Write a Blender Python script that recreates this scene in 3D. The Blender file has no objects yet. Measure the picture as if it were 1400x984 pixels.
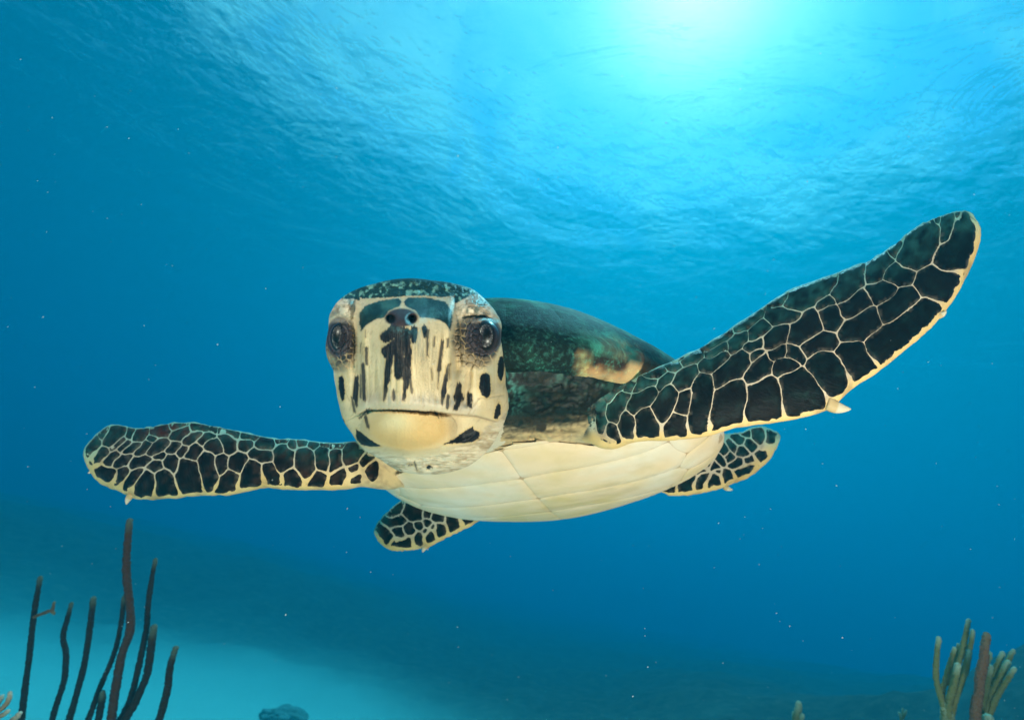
import bpy, bmesh, math, random
import numpy as np
from mathutils import Vector, Matrix, Euler
from mathutils.geometry import delaunay_2d_cdt
from mathutils.bvhtree import BVHTree
from mathutils import noise as mnoise

R = math.radians
S = bpy.context.scene
COL = S.collection

STROBE_L, STROBE_R = 5.6, 8.3
VOL_COLOR = (0.001, 0.164, 0.210, 1)
VOL_ABS = (0.0, 0.430, 0.640, 1)
VOL_D = 0.22
VOL_G = 0.54
SURF_BUMP = 0.20
SURF_ROUGH = 0.26
SURF_MIX = 0.20
EXPO = 0.58
CLOUD = 5.2

# ------------------------------------------------------------------ camera
# wide lens (17 mm) pitched 25 deg up and rolled 12 deg, 1.35 m above the sand
FPX = 660.0                                   # focal length in pixels of a 1400 px wide frame
CAM_H = 1.35
cd = bpy.data.cameras.new('camera')
cam = bpy.data.objects.new('camera', cd)
COL.objects.link(cam)
cd.sensor_width = 36
cd.lens = 36 * FPX / 1400
cd.clip_start = 0.01
cd.clip_end = 2000
CAM_M = Matrix.Translation((0, 0, CAM_H)) @ Matrix.Rotation(R(90 + 25), 4, 'X') @ Matrix.Rotation(R(12), 4, 'Z')
cam.matrix_world = CAM_M
cd.dof.use_dof = True
cd.dof.focus_distance = 0.36
cd.dof.aperture_fstop = 9.0
S.camera = cam

def cw(x, y, z):
    """camera-frame point (right, up, distance) -> world"""
    return CAM_M @ Vector((x, y, -z))

def pw(px, py, d):
    return cw((px - 700) / FPX * d, (492 - py) / FPX * d, d)

# ------------------------------------------------------------------ daylight
SUN_DIR = (CAM_M.to_3x3() @ Vector(((955 - 700) / FPX, (492 + 30) / FPX, -1))).normalized()
SUN_EL = math.asin(SUN_DIR.z)
SUN_AZ = math.atan2(SUN_DIR.x, SUN_DIR.y)     # clockwise from +Y
W = bpy.data.worlds.new('World')
S.world = W
W.use_nodes = True
nt = W.node_tree
nt.nodes.clear()
sky = nt.nodes.new('ShaderNodeTexSky')
sky.sky_type = 'NISHITA'
sky.sun_disc = False
sky.sun_elevation = SUN_EL
sky.sun_rotation = SUN_AZ
sky.air_density = 1.0
sky.dust_density = 0.3
bg = nt.nodes.new('ShaderNodeBackground')
bg.inputs['Strength'].default_value = 0.15
wo = nt.nodes.new('ShaderNodeOutputWorld')
# broken bright cloud over the sea: soft mottling seen through the surface
tc = nt.nodes.new('ShaderNodeTexCoord')
sep = nt.nodes.new('ShaderNodeSeparateXYZ'); nt.links.new(tc.outputs['Generated'], sep.inputs[0])
zz = nt.nodes.new('ShaderNodeMath'); zz.operation = 'MAXIMUM'; zz.inputs[1].default_value = 0.15; nt.links.new(sep.outputs[2], zz.inputs[0])
dv = nt.nodes.new('ShaderNodeVectorMath'); dv.operation = 'DIVIDE'; nt.links.new(tc.outputs['Generated'], dv.inputs[0])
cb = nt.nodes.new('ShaderNodeCombineXYZ')
for k_ in range(3): nt.links.new(zz.outputs[0], cb.inputs[k_])
nt.links.new(cb.outputs[0], dv.inputs[1])
cn = nt.nodes.new('ShaderNodeTexNoise'); cn.inputs['Scale'].default_value = 2.6; cn.inputs['Detail'].default_value = 7; cn.inputs['Roughness'].default_value = 0.62; cn.inputs['Distortion'].default_value = 0.7
nt.links.new(dv.outputs[0], cn.inputs['Vector'])
cr = nt.nodes.new('ShaderNodeValToRGB'); cr.color_ramp.elements[0].position = 0.40; cr.color_ramp.elements[1].position = 0.62
nt.links.new(cn.outputs[0], cr.inputs[0])
mxs = nt.nodes.new('ShaderNodeMix'); mxs.data_type = 'RGBA'
nt.links.new(cr.outputs[0], mxs.inputs[0]); nt.links.new(sky.outputs[0], mxs.inputs[6]); mxs.inputs[7].default_value = (CLOUD, CLOUD * 0.99, CLOUD * 0.97, 1)
# warm glow added round the sun, over cloud and clear sky alike
dt = nt.nodes.new('ShaderNodeVectorMath'); dt.operation = 'DOT_PRODUCT'; nt.links.new(tc.outputs['Generated'], dt.inputs[0]); dt.inputs[1].default_value = SUN_DIR
mxx = nt.nodes.new('ShaderNodeMath'); mxx.operation = 'MAXIMUM'; mxx.inputs[1].default_value = 0.0; nt.links.new(dt.outputs['Value'], mxx.inputs[0])
pwr = nt.nodes.new('ShaderNodeMath'); pwr.operation = 'POWER'; pwr.inputs[1].default_value = 110.0; nt.links.new(mxx.outputs[0], pwr.inputs[0])
vs = nt.nodes.new('ShaderNodeVectorMath'); vs.operation = 'SCALE'; vs.inputs[0].default_value = (22.0, 9.0, 10.0); nt.links.new(pwr.outputs[0], vs.inputs['Scale'])
va = nt.nodes.new('ShaderNodeVectorMath'); va.operation = 'ADD'; nt.links.new(mxs.outputs[2], va.inputs[0]); nt.links.new(vs.outputs[0], va.inputs[1])
nt.links.new(va.outputs[0], bg.inputs[0])
nt.links.new(bg.outputs[0], wo.inputs[0])

sl = bpy.data.lights.new('sun', 'SUN')
sl.energy = 5.0
sl.angle = R(0.5)
sl.color = (1.0, 0.96, 0.90)
sun = bpy.data.objects.new('sun', sl)
COL.objects.link(sun)
sun.rotation_euler = SUN_DIR.to_track_quat('Z', 'Y').to_euler()
sun.location = SUN_DIR * 30

# the photographer's two strobes, on arms either side of the camera: their rings show in the turtle's eyes
def strobe(x, y, z, tx, ty, tz, watts, size):
    l = bpy.data.lights.new('strobe_light', 'AREA')
    l.shape = 'DISK'
    l.size = size
    l.energy = watts
    l.color = (1.0, 0.87, 0.70)
    o = bpy.data.objects.new('strobe_light', l)
    COL.objects.link(o)
    p, t = cw(x, y, z), cw(tx, ty, tz)
    o.location = p
    o.rotation_euler = (p - t).to_track_quat('Z', 'Y').to_euler()
strobe(-0.46, 0.44, -0.32, 0.02, -0.05, 0.50, STROBE_L, 0.15)
strobe(0.35, -0.42, -0.30, 0.06, -0.03, 0.50, STROBE_R, 0.15)

S.view_settings.view_transform = 'Standard'
S.view_settings.look = 'None'
S.view_settings.exposure = EXPO
S.view_settings.gamma = 1.0
S.cycles.max_bounces = 8
S.cycles.diffuse_bounces = 3
S.cycles.glossy_bounces = 3
S.cycles.transmission_bounces = 4
S.cycles.transparent_max_bounces = 8
S.cycles.volume_bounces = 3
S.cycles.use_denoising = True
S.cycles.sample_clamp_indirect = 6

# ------------------------------------------------------------------ helpers
def tag(o, label=None, cat=None, group=None, kind=None):
    if label: o['label'] = label
    if cat: o['category'] = cat
    if group: o['group'] = group
    if kind: o['kind'] = kind
    return o

def empty(name, loc, label, cat, group=None):
    o = bpy.data.objects.new(name, None)
    o.empty_display_size = 0.05
    o.location = loc
    COL.objects.link(o)
    return tag(o, label, cat, group)

def link(name, me, mat, parent=None, smooth=True):
    o = bpy.data.objects.new(name, me)
    if mat and (len(me.materials) == 0 or me.materials[0] is None):
        me.materials.clear()
        me.materials.append(mat)
    COL.objects.link(o)
    if smooth and len(me.polygons):
        me.polygons.foreach_set('use_smooth', np.ones(len(me.polygons), dtype=bool))
    if parent:
        par_abs(o, parent)
    return o

WM = {}
def wmat(o):
    m = Matrix.LocRotScale(o.location, o.rotation_euler, o.scale)
    return wmat(o.parent) @ o.matrix_parent_inverse @ m if o.parent else m

def par_abs(o, parent):
    """parent o (whose mesh is in world coordinates) keeping it in place"""
    o.parent = parent
    o.matrix_parent_inverse = wmat(parent).inverted()

def meshdata(name, V, F):
    me = bpy.data.meshes.new(name)
    V = np.asarray(V, dtype=np.float32)
    if isinstance(F, np.ndarray):
        k = F.shape[1]
        me.vertices.add(len(V)); me.vertices.foreach_set('co', V.ravel())
        me.loops.add(F.size); me.loops.foreach_set('vertex_index', F.ravel().astype(np.int32))
        me.polygons.add(len(F)); me.polygons.foreach_set('loop_start', np.arange(0, F.size, k, dtype=np.int32))
        me.update(calc_edges=True)
        me.validate()
    else:
        me.from_pydata(V.tolist(), [], F)
        me.update()
    return me

def setcol(me, C, name='Col'):
    a = me.color_attributes.new(name, 'FLOAT_COLOR', 'POINT')
    C = np.asarray(C, dtype=np.float32)
    if C.shape[1] == 3:
        C = np.hstack([C, np.ones((len(C), 1), np.float32)])
    a.data.foreach_set('color', C.ravel())

class N:
    """tiny node-tree builder"""
    def __init__(s, name):
        s.m = bpy.data.materials.new(name)
        s.m.use_nodes = True
        s.t = s.m.node_tree
        s.t.nodes.clear()
        s.out = s.t.nodes.new('ShaderNodeOutputMaterial')
    def n(s, kind, props=None, **inp):
        nd = s.t.nodes.new('ShaderNode' + kind)
        for k, v in (props or {}).items():
            setattr(nd, k, v)
        for k, v in inp.items():
            k2 = int(k[1:]) if k[0] == 'i' and k[1:].isdigit() else k.replace('_', ' ')
            s.set(nd.inputs[k2], v)
        return nd
    def set(s, sock, v):
        if isinstance(v, bpy.types.NodeSocket): s.t.links.new(v, sock)
        elif isinstance(v, bpy.types.Node): s.t.links.new(v.outputs[0], sock)
        else: sock.default_value = v
    def ramp(s, fac, stops):
        nd = s.t.nodes.new('ShaderNodeValToRGB')
        e = nd.color_ramp.elements
        while len(e) < len(stops): e.new(0.5)
        for k, (p, c) in enumerate(stops):
            e[k].position = p
            e[k].color = (*c, 1) if len(c) == 3 else c
        s.set(nd.inputs[0], fac)
        return nd
    def mix(s, fac, a, b, mode='MIX'):
        nd = s.t.nodes.new('ShaderNodeMix')
        nd.data_type = 'RGBA'
        nd.blend_type = mode
        s.set(nd.inputs[0], fac)
        for k, v in ((6, a), (7, b)):
            s.set(nd.inputs[k], (*v, 1) if isinstance(v, tuple) and len(v) == 3 else v)
        return nd.outputs[2]
    def bsdf(s, **inp):
        p = s.n('BsdfPrincipled', **inp)
        s.t.links.new(p.outputs[0], s.out.inputs[0])
        return p
    def noise(s, vec, scale, detail=4, rough=0.5, **kw):
        return s.n('TexNoise', None, Vector=vec, Scale=scale, Detail=detail, Roughness=rough, **kw).outputs[0]
    def pos(s):
        return s.n('NewGeometry').outputs['Position']
    def bump(s, h, strength, dist):
        return s.n('Bump', None, Height=h, Strength=strength, Distance=dist).outputs[0]

# ------------------------------------------------------------------ water volume, surface, sea floor
SURF = 9.5
m = N('water_volume_material')
v = m.n('VolumePrincipled')
v.inputs['Color'].default_value = VOL_COLOR
v.inputs['Absorption Color'].default_value = VOL_ABS
v.inputs['Density'].default_value = VOL_D
v.inputs['Anisotropy'].default_value = VOL_G
m.t.links.new(v.outputs[0], m.out.inputs['Volume'])
X = 70.0
bm = bmesh.new()
bmesh.ops.create_cube(bm, size=1.0)
for vv in bm.verts:
    vv.co = Vector((vv.co.x * 2 * X, vv.co.y * 2 * X, (SURF + 0.5) if vv.co.z > 0 else -3.6))
me = bpy.data.meshes.new('haze'); bm.to_mesh(me); bm.free()
hz = link('haze', me, m.m, smooth=False)
tag(hz, 'clear blue sea water filling the whole view', 'water', kind='stuff')

m = N('sea_surface_material')
pos = m.pos()
mp = m.n('Mapping', None, Vector=pos, Rotation=(0, 0, R(-38)), Scale=(0.7, 1.0, 1.0)).outputs[0]
n1 = m.noise(mp, 0.26, 4, 0.5, Distortion=0.9)
n2 = m.noise(mp, 1.3, 3, 0.5, Distortion=0.6)
h = m.n('Math', {'operation': 'MULTIPLY_ADD'}, i0=n2, i1=0.13, i2=n1).outputs[0]
bp = m.bump(h, 1.0, SURF_BUMP)
# unresolved ripples of several sizes blur the edge of the window: average their reflectances
n3_ = m.noise(mp, 3.1, 3, 0.5)
n4_ = m.noise(mp, 0.55, 5, 0.55, Distortion=1.2)
acc = None
for nn_, st_ in ((h, 0.20), (n3_, 0.05), (n4_, 0.34), (n1, 0.42), (n3_, 0.11)):
    f_ = m.n('Fresnel', None, IOR=1.34, Normal=m.bump(nn_, 1.0, st_)).outputs[0]
    acc = f_ if acc is None else m.n('Math', {'operation': 'ADD'}, i0=acc, i1=f_).outputs[0]
fr = m.n('Math', {'operation': 'MULTIPLY'}, i0=acc, i1=0.2).outputs[0]
tr = m.n('BsdfTransparent', None, Color=(0.92, 0.97, 1, 1))
rf = m.n('BsdfRefraction', None, Color=(1, 1, 1, 1), Roughness=SURF_ROUGH, IOR=1.02, Normal=bp)
gl = m.n('BsdfGlossy', None, Color=(1, 1, 1, 1), Roughness=0.30, Normal=bp)
mx = m.n('MixShader', None, i0=SURF_MIX, i1=tr, i2=rf)
mm = m.n('MixShader', None, i0=fr, i1=mx, i2=gl)
m.t.links.new(mm.outputs[0], m.out.inputs[0])
n = 2
V = [(-X + .5, -X + .5, SURF), (X - .5, -X + .5, SURF), (X - .5, X - .5, SURF), (-X + .5, X - .5, SURF)]
ss = link('water_surface', meshdata('water_surface', V, [[0, 1, 2, 3]]), m.m, smooth=False)
tag(ss, 'rippled sea surface seen from below', 'water', kind='structure')

# sea floor: pale sand in a basin, dark reef banks round it
def pix_ground(px, py, z=0.0):
    d = (CAM_M.to_3x3() @ Vector(((px - 700) / FPX, (492 - py) / FPX, -1)))
    t = (z - CAM_H) / d.z
    return Vector((0, 0, CAM_H)) + d * t
NG = 300
a = np.linspace(-1, 1, NG)
g = np.sign(a) * (np.abs(a) * 6 + (np.abs(a) ** 5) * (X - 7.0))
GX, GY = np.meshgrid(g, g, indexing='ij')
def fbm(x, y, sc, seed=0.0, octv=4):
    out = np.zeros(x.shape)
    fx, fy = x.ravel(), y.ravel()
    r = np.empty(fx.shape)
    for k in range(len(fx)):
        r[k] = mnoise.fractal(Vector((fx[k] * sc + seed, fy[k] * sc - seed, seed * 1.7)), 1.0, 2.1, octv)
    return r.reshape(x.shape)
n_lo = fbm(GX, GY, 0.35, 3.1)
n_hi = fbm(GX, GY, 2.2, 9.7, 5)
def reef_mask(x, y, nl):
    # distance-based: sand pool ahead-left of the camera, reef everywhere else
    az = np.degrees(np.arctan2(x, y))
    r = np.hypot(x, y)
    far = REEF_FAR(az) + nl * 0.35
    m1 = 1 / (1 + np.exp(-(r - far) / 0.75))
    m2 = 1 / (1 + np.exp(-(az - REEF_AZ - nl * 8) / 2.5))
    return np.maximum(m1, m2)
def REEF_FAR(az):
    return np.interp(az, [-70, -45, -37, -34, -30, -21, -15, -8, 3, 7, 15], [6.4, 8.0, 8.1, 7.8, 7.4, 7.3, 7.2, 6.6, 5.2, 4.6, 3.6])
REEF_AZ = 16.0
mask = reef_mask(GX, GY, n_lo)
AZ_, RR_ = np.degrees(np.arctan2(GX, GY)), np.hypot(GX, GY)
def _st(a, b, x):
    t = np.clip((x - a) / (b - a), 0, 1); return t * t * (3 - 2 * t)
hgt = 0.12 + 0.75 * _st(8, 13, RR_) * _st(10, -25, AZ_) + 1.75 * np.exp(-((AZ_ - 56) / 16) ** 2) * _st(2.2, 7.0, RR_) + 0.55 * np.exp(-((AZ_ - 30) / 16) ** 2) * _st(2, 6, RR_)
GZ = mask * (hgt + (0.08 + 0.14 * hgt) * np.clip(n_lo, -1, 1) + 0.07 * n_hi) + (1 - mask) * (0.02 * n_lo + 0.006 * n_hi)
rr = np.hypot(GX, GY)
GZ -= 0.25 * np.exp(-(rr / 0.9) ** 2) * mask
def ground_z(x, y):
    i = int(np.argmin(np.abs(g - x))); j = int(np.argmin(np.abs(g - y)))
    return float(GZ[i, j])
idx = np.arange(NG * NG).reshape(NG, NG)
F = np.stack([idx[:-1, :-1], idx[1:, :-1], idx[1:, 1:], idx[:-1, 1:]], -1).reshape(-1, 4)
me = meshdata('sea_floor', np.stack([GX, GY, GZ], -1).reshape(-1, 3), F)
setcol(me, np.repeat(mask.reshape(-1, 1), 3, axis=1), 'Reef')
m = N('sea_floor_material')
pos = m.pos()
at = m.n('VertexColor', {'layer_name': 'Reef'}).outputs[0]
nz = m.noise(pos, 3.0, 6, 0.6)
nf = m.noise(pos, 30.0, 5, 0.7)
sand = m.mix(nf, (0.30, 0.58, 0.47), (0.40, 0.70, 0.58))
reef = m.ramp(m.noise(pos, 7.0, 8, 0.7), [(0.3, (0.015, 0.022, 0.015)), (0.5, (0.05, 0.055, 0.035)), (0.72, (0.12, 0.11, 0.07))]).outputs[0]
col = m.mix(at, sand, reef)
m.bsdf(Base_Color=col, Roughness=0.95, Normal=m.bump(nf, 0.6, 0.02))
fl = link('sea_floor', me, m.m)
tag(fl, 'pale sand floor ringed by dark reef', 'sea floor', kind='structure')

# ================================================================== numpy tools
_rng = np.random.default_rng(7)
_G = _rng.random((64, 64, 64)).astype(np.float32) * 2 - 1
def vnoise(P, scale, seed=0):
    P = np.asarray(P, float) * scale + np.array([11.3, 5.7, 23.1]) * (seed + 1)
    i = np.floor(P).astype(int)
    f = P - i
    f = f * f * (3 - 2 * f)
    out = 0
    for dx in (0, 1):
        for dy in (0, 1):
            for dz in (0, 1):
                w = (f[..., 0] if dx else 1 - f[..., 0]) * (f[..., 1] if dy else 1 - f[..., 1]) * (f[..., 2] if dz else 1 - f[..., 2])
                out = out + w * _G[(i[..., 0] + dx) % 64, (i[..., 1] + dy) % 64, (i[..., 2] + dz) % 64]
    return out
def vfbm(P, scale, octv=4, seed=0, gain=0.5):
    out, a = 0, 1.0
    for k in range(octv):
        out = out + a * vnoise(P, scale * 2.03 ** k, seed + k * 3)
        a *= gain
    return out
def p3(x, y):
    return np.stack([x, y, np.zeros_like(x)], -1)
def sst(a, b, x):
    t = np.clip((x - a) / (b - a), 0, 1)
    return t * t * (3 - 2 * t)
def gauss(x, y, cx, cy, sx, sy):
    return np.exp(-((x - cx) / sx) ** 2 - ((y - cy) / sy) ** 2)
def segdist(x, y, x1, y1, x2, y2):
    dx, dy = x2 - x1, y2 - y1
    L = dx * dx + dy * dy + 1e-9
    t = np.clip(((x - x1) * dx + (y - y1) * dy) / L, 0, 1)
    return np.hypot(x - x1 - t * dx, y - y1 - t * dy), t
def inpoly(x, y, poly):
    """signed distance: positive inside"""
    d = np.full(np.shape(x), 1e9)
    ins = np.zeros(np.shape(x), bool)
    n = len(poly)
    for k in range(n):
        x1, y1 = poly[k]
        x2, y2 = poly[(k + 1) % n]
        d = np.minimum(d, segdist(x, y, x1, y1, x2, y2)[0])
        c = ((y1 > y) != (y2 > y)) & (x < (x2 - x1) * (y - y1) / (y2 - y1 + 1e-12) + x1)
        ins ^= c
    return np.where(ins, d, -d)
def catmull(P, n):
    P = np.asarray(P, float)
    Q = np.vstack([2 * P[0] - P[1], P, 2 * P[-1] - P[-2]])
    t = np.linspace(0, len(P) - 1, n)
    i = np.minimum(t.astype(int), len(P) - 2)
    u = (t - i)[:, None]
    a, b, c, d = Q[i], Q[i + 1], Q[i + 2], Q[i + 3]
    return 0.5 * ((2 * b) + (c - a) * u + (2 * a - 5 * b + 4 * c - d) * u ** 2 + (3 * b - a - 3 * c + d) * u ** 3)
CM = np.array(CAM_M)
def tow(V):
    """camera-frame metres (right, up, away) -> world"""
    V = np.asarray(V, float)
    return np.stack([V[..., 0], V[..., 1], -V[..., 2]], -1) @ CM[:3, :3].T + CM[:3, 3]
def toc(V):
    """world -> camera-frame metres"""
    Q = (np.asarray(V, float) - CM[:3, 3]) @ CM[:3, :3]
    return np.stack([Q[..., 0], Q[..., 1], -Q[..., 2]], -1)
def C3(px, py, d):
    px, py, d = np.broadcast_arrays(np.asarray(px, float), py, d)
    return np.stack([(px - 700) / FPX * d, (492 - py) / FPX * d, d], -1)
def topx(V):
    return 700 + FPX * V[..., 0] / V[..., 2], 492 - FPX * V[..., 1] / V[..., 2]
def gridfaces(nu, nv, wrap_v=True):
    idx = np.arange(nu * nv).reshape(nu, nv)
    j = np.arange(nv if wrap_v else nv - 1)
    a = idx[:-1][:, j]; b = idx[1:][:, j]
    c = idx[1:][:, (j + 1) % nv]; d = idx[:-1][:, (j + 1) % nv]
    return np.stack([a, b, c, d], -1).reshape(-1, 4)
def tube_mesh(name, rings, reg):
    """rings (n, m, 3) closed tube with fan caps, world coords; every face wound outwards"""
    n, mm = rings.shape[:2]
    V = np.vstack([rings.reshape(-1, 3), rings[0].mean(0), rings[-1].mean(0)])
    F = gridfaces(n, mm).tolist()
    c0, c1 = n * mm, n * mm + 1
    for j in range(mm):
        F.append([c0, j, (j + 1) % mm])
        F.append([c1, (n - 1) * mm + (j + 1) % mm, (n - 1) * mm + j])
    me = bpy.data.meshes.new(name)
    me.from_pydata(V.tolist(), [], F)
    bm = bmesh.new(); bm.from_mesh(me)
    bmesh.ops.recalc_face_normals(bm, faces=bm.faces)
    bm.to_mesh(me); bm.free()
    at = me.attributes.new('reg', 'FLOAT', 'POINT')
    at.data.foreach_set('value', np.full(len(V), reg, np.float32))
    return me

# ================================================================== turtle: materials
def skin_material(name, rough=0.5, bump=0.35, bscale=900, spec=0.2, dist=0.0012):
    m = N(name)
    c = m.n('VertexColor', {'layer_name': 'Col'}).outputs[0]
    p = m.n('TexCoord').outputs['Object']
    n1 = m.noise(p, bscale, 4, 0.6)
    n2 = m.noise(p, 60, 5, 0.6)
    col = m.mix(m.n('Math', {'operation': 'MULTIPLY'}, i0=n2, i1=0.30).outputs[0], c, m.mix(1.0, c, (0.80, 0.66, 0.42), 'MULTIPLY'))
    h = m.n('Math', {'operation': 'MULTIPLY_ADD'}, i0=n2, i1=1.5, i2=n1).outputs[0]
    b = m.bsdf(Base_Color=col, Roughness=rough, Normal=m.bump(h, bump, dist))
    b.inputs['Specular IOR Level'].default_value = spec
    b.inputs['Subsurface Weight'].default_value = 0.08
    b.inputs['Subsurface Radius'].default_value = (0.004, 0.002, 0.001)
    b.inputs['Subsurface Scale'].default_value = 0.4
    return m.m
M_SKIN = skin_material('turtle_skin_material')

def scale_material():
    m = N('flipper_scale_material')
    p = m.n('TexCoord').outputs['Object']
    info = m.n('ObjectInfo').outputs['Random']
    c = m.n('VertexColor', {'layer_name': 'Col'}).outputs[0]
    n1 = m.noise(p, 170, 5, 0.65)
    mpn = m.n('Mapping', None, Vector=p, Rotation=(0.3, 0.4, 0.6), Scale=(1, 5, 1)).outputs[0]
    n2 = m.noise(mpn, 120, 5, 0.7)
    fil = m.ramp(n1, [(0.45, (0, 0, 0)), (0.75, (1, 1, 1))]).outputs[0]
    col = m.mix(m.n('Math', {'operation': 'MULTIPLY'}, i0=fil, i1=0.25).outputs[0], c, (0.008, 0.014, 0.012))
    col = m.mix(m.n('Math', {'operation': 'MULTIPLY'}, i0=info, i1=0.2).outputs[0], col, (0.020, 0.009, 0.006))
    b = m.bsdf(Base_Color=col, Roughness=0.42, Normal=m.bump(n2, 0.8, 0.0012))
    b.inputs['Specular IOR Level'].default_value = 0.07
    return m.m
M_SCALE = scale_material()

def shell_material(name, cream):
    m = N(name)
    p = m.n('TexCoord').outputs['Object']
    c = m.n('VertexColor', {'layer_name': 'Col'}).outputs[0]
    n1 = m.noise(p, 26, 6, 0.65, Distortion=0.5)
    n2 = m.noise(p, 260, 5, 0.7)
    n3 = m.noise(p, 700, 3, 0.6)
    if cream:
        k = m.ramp(n1, [(0.46, (0, 0, 0)), (0.70, (1, 1, 1))]).outputs[0]
        col = m.mix(m.n('Math', {'operation': 'MULTIPLY'}, i0=k, i1=0.35).outputs[0], c, (0.62, 0.44, 0.16))
        k2 = m.ramp(n2, [(0.62, (0, 0, 0)), (0.70, (1, 1, 1))]).outputs[0]
        col = m.mix(m.n('Math', {'operation': 'MULTIPLY'}, i0=k2, i1=0.16).outputs[0], col, (0.40, 0.28, 0.12))
        r, bs = 0.42, 0.18
    else:
        k = m.ramp(n2, [(0.5, (0, 0, 0)), (0.72, (1, 1, 1))]).outputs[0]
        col = m.mix(m.n('Math', {'operation': 'MULTIPLY'}, i0=k, i1=0.40).outputs[0], c, (0.06, 0.23, 0.18))
        mo = m.ramp(m.noise(p, 48, 6, 0.65, Distortion=0.6), [(0.50, (0, 0, 0)), (0.62, (1, 1, 1))]).outputs[0]
        lum = m.n('Math', {'operation': 'MULTIPLY'}, i0=mo, i1=0.55).outputs[0]
        col = m.mix(lum, col, m.mix(1.0, col, (2.2, 3.4, 3.0), 'MULTIPLY'))
        r, bs = 0.7, 0.6
    h = m.n('Math', {'operation': 'MULTIPLY_ADD'}, i0=n2, i1=1.0, i2=n3).outputs[0]
    b = m.bsdf(Base_Color=col, Roughness=r, Normal=m.bump(h, bs, 0.001))
    b.inputs['Specular IOR Level'].default_value = 0.3 if cream else 0.08
    return m.m
M_CARA = shell_material('carapace_material', False)
M_PLAS = shell_material('plastron_material', True)

# ================================================================== turtle: shell frame (fitted to the outline)
SH_C = np.array([0.019, -0.092, 0.540])
YAW, PIT, ROL = 0.25, 0.576, 0.068
HL, HW, HT, HB = 0.223, 0.189, 0.104, 0.058
def shell_rot():
    B = np.array([[0, 1, 0], [0, 0, 1], [-1, 0, 0]], float)
    cy, sy, cp, sp, cr, sr = math.cos(YAW), math.sin(YAW), math.cos(PIT), math.sin(PIT), math.cos(ROL), math.sin(ROL)
    Y = np.array([[cy, 0, sy], [0, 1, 0], [-sy, 0, cy]]); P = np.array([[1, 0, 0], [0, cp, -sp], [0, sp, cp]]); Z = np.array([[cr, -sr, 0], [sr, cr, 0], [0, 0, 1]])
    return Z @ P @ Y @ B
SH_R = shell_rot()
def sh2c(L):
    return np.asarray(L) @ SH_R.T + SH_C
def c2sh(V):
    return (V - SH_C) @ SH_R
def outline_fw(th):
    f = HL * np.cos(th)
    w = HW * np.sin(th) * (1 - 0.20 * np.cos(th)) * (1 + 0.10 * np.exp(-((th - 1.95) / 0.55) ** 2))
    # slightly pointed tail
    f = f * (1 + 0.06 * np.exp(-((np.abs(th) - np.pi) / 0.35) ** 2))
    return f, w
def shell_pt(th, rho, top, off=0.0):
    """point of the shell surface; th: angle round the rim (0 = head), rho 0..1"""
    f, w = outline_fw(th)
    q = np.sqrt(np.clip(1 - rho ** 2, 0, 1))
    u = np.where(top, (HT + off) * q, -(HB + off) * q ** 0.8)
    k = 1 + off / HL
    return np.stack([f * rho * k, w * rho * k, u], -1)

# ================================================================== turtle: head
HEAD_O = [(556, 380.5), (591, 383.5), (622, 388), (646, 395), (662, 408), (677, 425), (684, 439), (684, 464), (688, 491), (691, 525),
          (694, 549), (691, 573), (682, 592), (664, 619), (640, 637), (609, 646.6), (572, 648), (545, 643.5), (520.6, 628),
          (493, 610), (481, 592), (470, 576), (464, 555), (459.6, 531), (456, 506), (447, 488), (445, 473), (449, 451),
          (450.5, 430), (460, 414), (472, 403.5), (488, 395), (511.5, 388), (532, 383)]
HC = (566.0, 520.0)
NA, NR = 760, 250
_o = np.array(HEAD_O + HEAD_O[:1], float)
_an = np.unwrap(np.arctan2(_o[:, 1] - HC[1], _o[:, 0] - HC[0]))
_ra = np.hypot(_o[:, 0] - HC[0], _o[:, 1] - HC[1])
ANG = np.linspace(0, 2 * np.pi, NA, endpoint=False)
_aa = np.concatenate([_an[:-1] - 2 * np.pi, _an[:-1], _an[:-1] + 2 * np.pi])
_rr = np.concatenate([_ra[:-1]] * 3)
_s = np.argsort(_aa)
RO = np.interp(ANG, _aa[_s], _rr[_s])
for _ in range(3):
    RO = (np.roll(RO, 1) + RO * 2 + np.roll(RO, -1)) / 4
ZS = 0.338                                    # distance of the head's widest ring
def hx(X, Y):
    """coordinates read off the enlarged head"""
    return 420 + 0.3049 * X, 360 + 0.3049 * Y
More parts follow.
